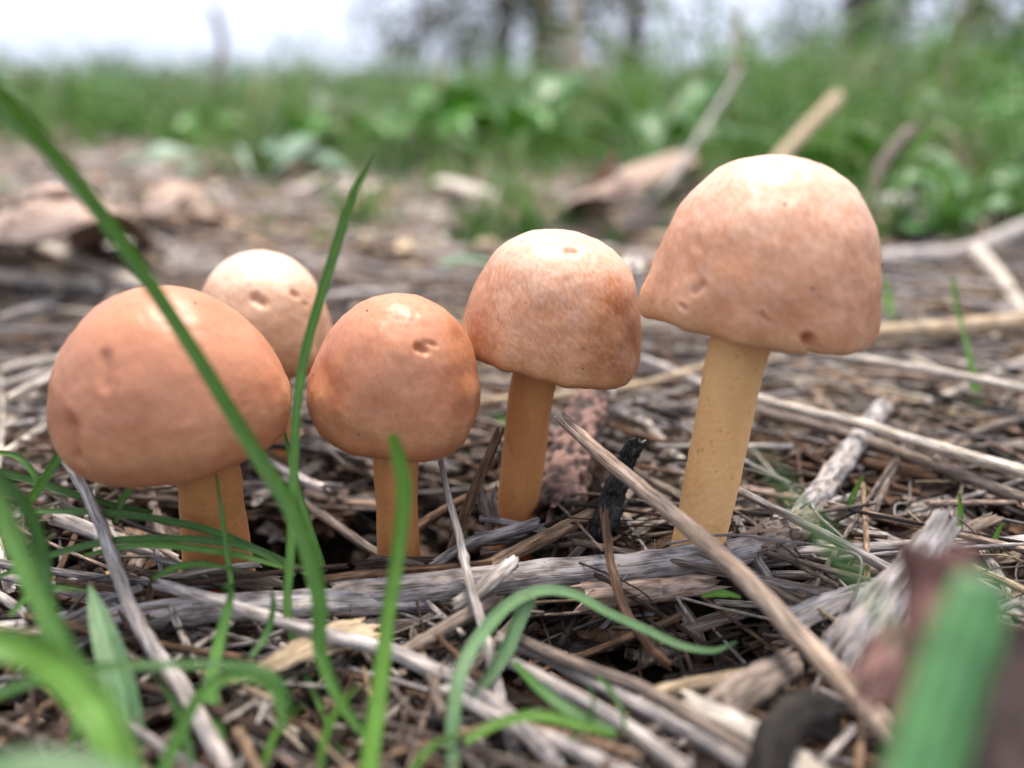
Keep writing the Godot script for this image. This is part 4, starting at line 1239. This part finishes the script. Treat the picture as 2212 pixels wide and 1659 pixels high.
func make_litter() -> void:
	litter_shapes()
	rng.seed = 1234
	var near := make_pile(-0.20, 0.20, -0.32, -0.02, 0.0005)
	scatter(near, "leaf_scrap", 875, 0.045, 0.30, DARK_TONES, 0.6, 1.1, 0.5)  # dark under layer: the shade of the gaps is put into its tones
	scatter(near, "wood_chip", 1625, 0.045, 0.30, [0.6, 0.6, 0.5, 0.6, 1.2, 1.4, 2.4, 2.4, 1.8, 0.8], 0.4, 0.9, 0.6)
	scatter(near, "fibre", 875, 0.045, 0.24, NEAR_TONES, 0.7, 1.2, 0.6)
	scatter(near, "wood_chip", 625, 0.14, 0.30, CHIP_TONES, 0.6, 1.1, 0.6)
	for k in 3:
		scatter(near, "split_straw", 1000, 0.045, 0.30, NEAR_TONES, 0.6, 1.25, 0.5)
		scatter(near, "straw", 1875, 0.045, 0.30, NEAR_TONES, 0.5, 1.2, 0.4)
		scatter(near, "straw", 1125, 0.045, 0.30, NEAR_TONES, 0.38, 0.62, 0.5)
		scatter(near, "fibre", 525, 0.045, 0.24, NEAR_TONES, 0.8, 1.4, 0.6)
	var mid := make_pile(-0.85, 0.85, -1.45, -0.28, 0.0018)
	scatter(mid, "leaf_scrap", 2070, 0.29, 1.25, [1, 1.6, 0.8, 1.6, 2, 4.5, 1.2, 0.8, 1.4, 0], 1.2, 3.4, 0.7)
	scatter(mid, "wood_chip", 3449, 0.29, 1.1, [1, 3, 3.4, 2.6, 1.4, 4, 0.8, 0.4, 0.8, 0], 1.2, 3.4, 0.7)
	scatter(mid, "split_straw", 3449, 0.29, 1.1, [2, 3.5, 3, 2.6, 1.6, 3.5, 0.9, 0.4, 0.8, 0], 0.9, 2.2, 0.7)
	scatter(mid, "straw", 2989, 0.29, 1.1, [2, 3, 2, 2, 2, 2, 1, 0.4, 1, 0], 0.8, 1.6, 0.6)
	place_litter()
	# crumbs of soil, past counting
	var cg := Geo.new()
	crumb_at(cg, Vector3.ZERO, 1.0, 5)
	var mm := MultiMesh.new()
	mm.transform_format = MultiMesh.TRANSFORM_3D
	mm.mesh = cg.build()
	mm.instance_count = 9000
	for i in 9000:
		var z := -lerpf(0.045, 0.30, pow(rng.randf(), 1.3))
		var x := rng.randf_range(-1, 1) * (absf(z) * 0.6 + 0.02)
		var s := rng.randf_range(0.0002, 0.0009) * (1.0 + rng.randf()) * (1.0 - 0.75 * clampf(hollow(x, z) + dip(x, z), 0.0, 1.0))
		mm.set_instance_transform(i, Transform3D(Basis.from_euler(Vector3(rng.randf() * 6, rng.randf() * 6, 0)).scaled(Vector3.ONE * s), Vector3(x, ground_y(x, z) + s * 0.5 + rng.randf() * 0.0012, z)))
	var o := MultiMeshInstance3D.new()
	o.name = "soil_crumbs"
	o.multimesh = mm
	o.material_override = mats.crumb
	add_child(o)
	tag(o, "dark crumbs of soil between the dry litter", "soil", "", "stuff")


func where_words(p: Vector3) -> String:
	if depth(p) > 0.32:
		var c := p.x / depth(p)
		var side := "far left" if c < -0.42 else "left" if c < -0.25 else "left of middle" if c < -0.09 else "middle" if c < 0.09 else "right of middle" if c < 0.25 else "right" if c < 0.42 else "far right"
		var far := "just behind the mushrooms" if depth(p) < 0.40 else "in near blurred ground" if depth(p) < 0.5 else "halfway to the grass" if depth(p) < 0.65 else "near the grass" if depth(p) < 0.85 else "beyond the grass edge"
		return far + ", " + side
	var best := 1e9
	var name := ""
	var rel := Vector2.ZERO
	for l in landmarks:
		var d := Vector2(p.x - l[0], p.z - l[1])
		if d.length() < best:
			best = d.length()
			name = l[2]
			rel = d
	var a := int(round(rad_to_deg(atan2(rel.y, rel.x)) / 45.0))
	var way: String = {0: "right of", 1: "before right of", 2: "before", 3: "before left of", 4: "left of", -4: "left of", -3: "behind left of", -2: "behind", -1: "behind right of"}[a]
	var near := "close " if best < 0.014 else "" if best < 0.035 else "far "
	return near + way + " " + name


func place_litter() -> void:
	var words := {"straw": ["straw", "straw"], "split_straw": ["split straw", "straw"], "wood_chip": ["wood chip", "chip"], "leaf_scrap": ["leaf scrap", "leaf"], "fibre": ["fibre", "fibre"]}
	var groups := {"straw": "loose straws in the litter", "split_straw": "loose split straws in the litter", "wood_chip": "wood chips in the litter", "leaf_scrap": "scraps of rotten leaf in the litter"}
	var which := {"straw": 0, "split_straw": 1, "wood_chip": 1, "leaf_scrap": 2, "fibre": 1}
	for kind in pieces:
		var list: Array = pieces[kind]
		for q in list:
			var p: Vector3 = q.p
			var l := look.transposed() * (p - eye)
			var inside := l.z < -0.02 and absf(l.x / l.z) < 0.56 and absf(l.y / l.z) < 0.43
			q.size = q.s * (q.w + 0.0004) / (l.z * l.z) if inside else 0.0
		list.sort_custom(func(a, b): return a.size > b.size)
		var singles := 0 if kind == "fibre" else mini(300, list.size())
		for i in singles:
			var q: Dictionary = list[i]
			if q.size <= 0.0:
				singles = i
				break
			var l0: float = q.s / depth(q.p)
			var long := "long" if l0 > 0.30 else "short" if l0 < 0.11 else "medium"
			var c := fposmod(rad_to_deg(q.yaw), 180.0)
			var way := "lying level" if c < 22 or c > 158 else "pointing forward" if c > 68 and c < 112 else "rising right" if c < 90 else "rising left"
			var label := "%s %s %s %s, %s" % [long, TONES[q.tone][0], words[kind][0], way, where_words(q.p)]
			var o := single(kind if kind != "straw" else "loose_straw", shapes[kind][q.m].mesh, dry(q.tone, which[kind]), Vector3.ZERO, label, words[kind][1], groups[kind])
			o.transform = q.t
		# the rest of a kind, too many and too small to pick apart
		var rest := {}
		for i in range(singles, list.size()):
			var q: Dictionary = list[i]
			if not rest.has(q.m):
				rest[q.m] = []
			rest[q.m].append(q)
		var holder := Node3D.new()
		holder.name = kind + "_litter"
		add_child(holder)
		tag(holder, "%s strewn thickly over the whole ground" % {"straw": "countless small straws", "split_straw": "countless small split straws", "wood_chip": "countless small wood chips", "leaf_scrap": "countless brown leaf scraps", "fibre": "countless thin fibres and rootlets"}[kind], "litter", "", "stuff")
		var mat := dry_many(which[kind])
		for k in rest:
			var mm := MultiMesh.new()
			mm.transform_format = MultiMesh.TRANSFORM_3D
			mm.use_colors = true
			mm.mesh = shapes[kind][k].mesh
			mm.instance_count = rest[k].size()
			for i in rest[k].size():
				var q: Dictionary = rest[k][i]
				mm.set_instance_transform(i, q.t)
				mm.set_instance_color(i, Color(TONES[q.tone][1], TONES[q.tone][2], TONES[q.tone][3]))
			var o := MultiMeshInstance3D.new()
			o.name = kind + "_pieces"
			o.multimesh = mm
			o.material_override = mat
			holder.add_child(o, true)
			o.set_meta("kind", "stuff")
		print(kind, " ", list.size(), " pieces, ", singles, " single")


# ---------------------------------------------------------------- the far grass, the weeds and the trees
func tuft_mesh(sd: int, blades: int, tall: float, spread: float, wide: float) -> ArrayMesh:
	rng.seed = sd
	var g := Geo.new()
	for k in blades:
		var a := rng.randf() * TAU
		var lean := rng.randf_range(0.1, 0.75)
		var h := tall * rng.randf_range(0.45, 1.0)
		var root := Vector3(rng.randfn(0, spread), 0, rng.randfn(0, spread))
		var dir := Vector3(cos(a), 0, sin(a))
		var droop := rng.randf_range(0.0, 0.5)
		var p := [root, root + dir * h * lean * 0.2 + Vector3.UP * h * 0.4, root + dir * h * lean * 0.55 + Vector3.UP * h * 0.78, root + dir * h * lean * (1.0 + droop) + Vector3.UP * h * (1.0 - droop * 0.4)]
		blade(g, smooth_path(p, 2), smooth_values([wide, wide * 1.1, wide * 0.8, wide * 0.08], 2), Vector3(-dir.z, 0.2, dir.x).rotated(Vector3.UP, rng.randf_range(-1, 1)), 0.3)
	return g.build()


func weed(label: String, px: float, py: float, mat: String, leaves: int, size0: float, up: float, sd: int, h := 0.0) -> void:
	var size := size0 * 1.3
	var p := on(px, py, h)
	p.y = ground_y(p.x, p.z) + 0.005
	var root := thing("leafy_weed", label, "weed", p, "leafy weeds at the edge of the grass")
	rng.seed = sd
	for k in leaves:
		var a := TAU * k / leaves + rng.randf_range(-0.4, 0.4)
		var dir := Vector3(cos(a), 0, sin(a))
		var l := size * rng.randf_range(0.7, 1.15)
		var rise := up * rng.randf_range(0.5, 1.3)
		var path := [Vector3(0, 0.002, 0), dir * l * 0.35 + Vector3.UP * l * rise * 0.75, dir * l * 0.7 + Vector3.UP * l * rise, dir * l + Vector3.UP * l * rise * rng.randf_range(0.5, 0.95)]
		var g := Geo.new()
		var w := l * rng.randf_range(0.34, 0.5)
		blade(g, smooth_path(path, 5), smooth_values([w * 0.12, w * 0.75, w, w * 0.10], 5), Vector3(dir.x * -0.3, 1, dir.z * -0.3), 0.22, rng.randf_range(-0.3, 0.3), 0.16)
		part("leaf", g.build(), mats[mat], root)
	var sg := Geo.new()
	tube(sg, smooth_path([Vector3(0, -0.004, 0), Vector3(0, 0.004, 0)], 4), smooth_values([size * 0.05, size * 0.04], 4), 8)
	part("crown", sg.build(), mats[mat], root)


func make_background() -> void:
	# leafy weeds
	weed("bright green weed with round leaves right of the middle, before the far grass", 1085, 372, "weed", 7, 0.055, 0.55, 11)
	weed("dark green weed behind the bright round leaved one", 1190, 345, "weed_dark", 8, 0.075, 0.5, 12)
	weed("bright green weed in the middle, touching the tip of the tall thin blade", 880, 358, "weed", 7, 0.065, 0.35, 13)
	weed("grey green weed with mealy leaves left of the tall thin blade", 560, 400, "weed_grey", 7, 0.05, 0.35, 14)
	weed("green weed low in the middle under the cream dry leaf", 770, 345, "weed", 6, 0.075, 0.25, 16)
	weed("pale weed beside the cream dry leaf in the far grass", 800, 305, "weed_grey", 6, 0.07, 0.45, 17)
	weed("bright broad leaved weed at the upper left", 130, 285, "weed_dark", 7, 0.10, 0.45, 18)
	weed("green weed at the upper right border", 2150, 365, "weed", 8, 0.05, 0.75, 20)
	weed("small dark green weed under the bleached straw at the right", 2010, 520, "weed_dark", 6, 0.026, 0.5, 21)
	weed("small green weed beside it at the right", 2130, 470, "weed_dark", 6, 0.035, 0.5, 22)
	weed("green weed behind the left side of the tallest cap", 1420, 380, "weed_dark", 7, 0.06, 0.5, 23)
	weed("green weed in the far grass above the middle", 960, 330, "weed_dark", 7, 0.075, 0.5, 24)
	weed("dark green weed behind the tallest cap", 1800, 420, "weed", 8, 0.04, 0.5, 25)
	weed("green weed beyond the tan curled leaf at the left", 390, 330, "weed", 5, 0.05, 0.5, 26)
	# grass
	var tints := [Color(0.15, 0.36, 0.065), Color(0.23, 0.48, 0.08), Color(0.09, 0.24, 0.055), Color(0.30, 0.50, 0.20), Color(0.38, 0.50, 0.32), Color(0.58, 0.51, 0.40)]
	var tint_words := ["green", "bright green", "dark green", "pale green", "greyish green", "withered"]
	var kinds: Array = []
	for k in 6:
		kinds.append(tuft_mesh(300 + k, [12, 10, 14, 8, 12, 6][k], [0.05, 0.065, 0.04, 0.08, 0.055, 0.10][k], 0.008, [0.0022, 0.003, 0.002, 0.0026, 0.0034, 0.002][k]))
	var gm: Array = []
	for k in 6:
		var m: StandardMaterial3D = mats.blade.duplicate()
		m.albedo_color = lin(tints[k].r, tints[k].g, tints[k].b)
		gm.append(m)
	var many: StandardMaterial3D = mats.blade.duplicate()
	many.albedo_color = Color.WHITE
	many.vertex_color_use_as_albedo = true
	rng.seed = 909
	var spots: Array = []
	for i in 9000:
		var f := rng.randf()
		var z := -lerpf(0.33, 7.0, pow(f, 2.1))
		var x := rng.randf_range(-1, 1) * (absf(z) * 0.9 + 0.1)
		var c := x / absf(z)
		var edge := lerpf(lerpf(1.0, 0.56, smoothstep(-0.5, 0.0, c)), 0.44, smoothstep(0.0, 0.5, c)) + 0.34 * noise.get_noise_2d(x * 5.0, z * 5.0)
		if absf(z) < edge and rng.randf() > 0.06 + 0.22 * smoothstep(edge - 0.3, edge, absf(z)):
			continue
		var far := smoothstep(0.4, 3.0, absf(z))
		var s := rng.randf_range(0.55, 1.15) * (0.65 + 0.45 * smoothstep(0.45, 1.3, absf(z)) + far * 0.6) * ((0.75 if absf(z) > edge - 0.2 else 0.45) if absf(z) < edge else 1.0)
		if c > -0.02 and absf(z) > 0.6 and absf(z) < 2.2 and rng.randf() < 0.15 * smoothstep(-0.02, 0.2, c):
			s *= 1.75
		s *= 1.0 + 0.2 * smoothstep(0.2, 0.5, c)
		var b := Basis(Vector3.UP, rng.randf() * TAU).scaled(Vector3(s * 1.1, s, s * 1.1))
		spots.append({"p": Vector3(x, ground_y(x, z) + 0.003, z), "b": b, "k": rng.randi() % 6, "t": pick_tone([4, 3, 3, 2, 2.2, 1.6])})
	for q in spots:
		var l: Vector3 = look.transposed() * ((q.p as Vector3) - eye)
		q.near = l.z if absf(l.x / l.z) < 0.56 else l.z - 100.0
	spots.sort_custom(func(a, b): return a.near > b.near)
	var singles := 200
	for i in singles:
		var q: Dictionary = spots[i]
		var label := "%s %s grass tuft %s" % ["low" if q.b.y.length() < 0.5 else "tall" if q.b.y.length() > 0.75 else "middling", tint_words[q.t], where_words(q.p)]
		var o := single("grass_tuft", kinds[q.k], gm[q.t], q.p, label, "grass", "grass tufts at the edge of the far grass")
		o.basis = q.b
	var holder := Node3D.new()
	holder.name = "far_grass"
	add_child(holder)
	tag(holder, "blurred green grass covering the ground up to the trees", "grass", "", "stuff")
	for k in 6:
		var mine: Array = []
		for i in range(singles, spots.size()):
			if spots[i].k == k:
				mine.append(spots[i])
		var mm := MultiMesh.new()
		mm.transform_format = MultiMesh.TRANSFORM_3D
		mm.use_colors = true
		mm.mesh = kinds[k]
		mm.instance_count = mine.size()
		for i in mine.size():
			mm.set_instance_transform(i, Transform3D(mine[i].b, mine[i].p))
			mm.set_instance_color(i, tints[mine[i].t])
		var o := MultiMeshInstance3D.new()
		o.name = "grass_tufts"
		o.multimesh = mm
		o.material_override = many
		holder.add_child(o, true)
		o.set_meta("kind", "stuff")
	# tall pale stems that stand above the far grass
	for k in [[700, 160, 180, 60, 1.6, "tall pale stem against the sky left of the middle"], [470, 190, 462, 20, 1.2, "leaning dry stem dark against the white sky at the upper left"], [1235, 200, 1243, -20, 1.1, "tall pale grass stem before the dark trees in the middle"], [940, 250, 955, 130, 1.0, "pale stem in the far grass left of the dark trees"], [1560, 200, 1600, 10, 0.9, "green stem leaning before the sky right of the middle"]]:
		if k[0] == 700:
			continue
		var b := at(k[0], k[1] + 160, k[4])
		var t := at(k[2], k[3], k[4])
		b.y = ground_y(b.x, b.z)
		var dark: bool = k[0] == 470
		stalk("tall_stem", k[5], "stem", dry(8, 0) if dark else dry(3, 1), [b, b.lerp(t, 0.5) + Vector3(0.004, 0.0, 0.0), at(k[0] + 12, k[1] - 90, k[4]) if dark else b.lerp(t, 0.75), t], 13 if dark else 11, 8, 10, 3, 0.04, 0.2, 0.5, "tall stems above the far grass")


func make_trees() -> void:
	# px of the trunk's foot line, distance, half width of the trunk in metres, lean
	var list: Array = [
		[905, 15.0, 0.05, 0.02, "slim grey trunk left of the dark clump"], [1075, 12.0, 0.11, 0.06, "broad dark trunk in the middle of the tree line"], [1165, 15.0, 0.16, -0.03, "dark trunk just right of the broad one"],
		[1350, 12.0, 0.10, 0.05, "dark trunk between two pale gaps of sky"],
		[1815, 10.0, 0.16, 0.04, "broad dark trunk above the right of the tallest cap"], [1990, 11.0, 0.12, 0.35, "leaning trunk at the upper right"], [2130, 15.0, 0.12, -0.25, "trunk leaning left at the upper right corner"], [2260, 12.0, 0.14, 0.0, "trunk at the right border"],
	]
	var leaf_m := green("tree_leaf", 0.09, 0.12, 0.06, 0.5, 0.35)
	leaf_m.vertex_color_use_as_albedo = false
	for q in list.size():
		var t: Array = list[q]
		rng.seed = 600 + q
		var p := at(t[0], 250, t[1])
		p.y = ground_y(p.x, p.z) - 0.05
		var root := thing("tree", t[4] + ", far behind the grass", "tree", p, "trees beyond the grass")
		var high := rng.randf_range(6.0, 8.5)
		var lean: float = t[3]
		var g := Geo.new()
		var path := [Vector3.ZERO, Vector3(lean * 1.0 + 0.05, 1.0, 0.05), Vector3(lean * 2.2, 2.4, -0.1), Vector3(lean * 3.5 + 0.2, high * 0.7, 0.1), Vector3(lean * 4.0, high, 0)]
		tube(g, smooth_path(path, 8), smooth_values([t[2] * 1.35, t[2], t[2] * 0.85, t[2] * 0.5, 0.02], 8), 14, 5, 0.06, 0.0, 0.2, q)
		part("trunk", g.build(), mats.bark, root)
		var ends: Array = []
		for k in 6:
			var a := rng.randf() * TAU
			var from := smooth_path(path, 8)[rng.randi_range(7, 26)]
			var l := rng.randf_range(1.2, 2.6)
			var to := from + Vector3(cos(a) * l, rng.randf_range(-0.5, 1.2), sin(a) * l)
			if k < 2:
				from = path[1] + Vector3(0, 0.3 * k, 0)
				to = from + Vector3(cos(a) * l * 0.8, rng.randf_range(-0.4, 0.3), sin(a) * l * 0.5)
			var lg := Geo.new()
			tube(lg, smooth_path([from, from.lerp(to, 0.5) + Vector3(0, 0.18, 0), to], 5), smooth_values([t[2] * 0.35, t[2] * 0.25, 0.012], 5), 8, 0, 0.0, 0.0, 0.2, k)
			part("limb", lg.build(), mats.bark, root)
			ends.append([from, to])
		var cg := Geo.new()
		for k in 1000:
			var e: Array = ends[k % ends.size()]
			var c: Vector3 = (e[0] as Vector3).lerp(e[1], rng.randf_range(0.35, 1.15)) + Vector3(rng.randfn(0, 0.32), rng.randfn(0, 0.28), rng.randfn(0, 0.32))
			if k % 3 == 1:
				c = Vector3(rng.randfn(0, 0.8), rng.randf_range(0.45, 2.2), rng.randfn(0, 0.8))
			if k % 3 == 0:
				c = path[4] + Vector3(rng.randfn(0, 1.0), rng.randfn(-0.8, 1.0), rng.randfn(0, 1.0))
			c.y = maxf(c.y, 0.35)
			var d := Vector3(rng.randfn(), rng.randfn(), rng.randfn()).normalized()
			var s := d.cross(Vector3(rng.randfn(), rng.randfn(), rng.randfn())).normalized()
			var l := rng.randf_range(0.05, 0.11)
			var b := cg.v.size()
			cg.v.append_array(PackedVector3Array([c - d * l, c + s * l * 0.4, c + d * l, c - s * l * 0.4]))
			cg.uv.append_array(PackedVector2Array([Vector2(0, 0.5), Vector2(0.5, 0), Vector2(1, 0.5), Vector2(0.5, 1)]))
			cg.idx.append_array(PackedInt32Array([b, b + 1, b + 2, b, b + 2, b + 3]))
		part("crown", cg.build(), leaf_m, root).set_meta("kind", "stuff")

	# low bushes between the trunks
	var bushes: Array = [[860, 20.0, 1.7, "dark bush at the left end of the tree line"], [1010, 17.0, 1.9, "dark bush left of the middle of the tree line"], [1200, 14.0, 1.7, "dark bush in the middle of the tree line"], [1340, 18.0, 1.5, "low bush between two pale gaps of sky"], [1720, 16.0, 1.6, "bush beyond the top of the tallest cap"], [1890, 13.0, 1.6, "dark bush at the upper right"], [2180, 15.0, 1.7, "bush at the upper right corner"]]
	for q in bushes.size():
		var t: Array = bushes[q]
		rng.seed = 800 + q
		var p := at(t[0], 250, t[1])
		p.y = ground_y(p.x, p.z) - 0.05
		var root := thing("bush", t[3] + ", far behind the grass", "bush", p, "bushes beyond the grass")
		var cg := Geo.new()
		var tips: Array = []
		for k in 9:
			var a := rng.randf() * TAU
			var tip := Vector3(cos(a) * t[2] * rng.randf_range(0.1, 0.6), t[2] * rng.randf_range(0.55, 1.0), sin(a) * t[2] * rng.randf_range(0.1, 0.6))
			var lg := Geo.new()
			tube(lg, smooth_path([Vector3.ZERO, tip * 0.5 + Vector3(0, 0.15, 0), tip], 5), smooth_values([0.03, 0.02, 0.006], 5), 7, 0, 0.0, 0.0, 0.2, k)
			part("stem", lg.build(), mats.bark, root)
			tips.append(tip)
		for k in 520:
			var tip: Vector3 = tips[k % tips.size()]
			var c := tip * rng.randf_range(0.45, 1.08) + Vector3(rng.randfn(0, 0.16), rng.randfn(0, 0.16), rng.randfn(0, 0.16))
			c.y = maxf(c.y, 0.08)
			var d := Vector3(rng.randfn(), rng.randfn(), rng.randfn()).normalized()
			var s := d.cross(Vector3(rng.randfn(), rng.randfn(), rng.randfn())).normalized()
			var l := rng.randf_range(0.035, 0.08)
			var b := cg.v.size()
			cg.v.append_array(PackedVector3Array([c - d * l, c + s * l * 0.4, c + d * l, c - s * l * 0.4]))
			cg.uv.append_array(PackedVector2Array([Vector2(0, 0.5), Vector2(0.5, 0), Vector2(1, 0.5), Vector2(0.5, 1)]))
			cg.idx.append_array(PackedInt32Array([b, b + 1, b + 2, b, b + 2, b + 3]))
		part("foliage", cg.build(), leaf_m, root).set_meta("kind", "stuff")
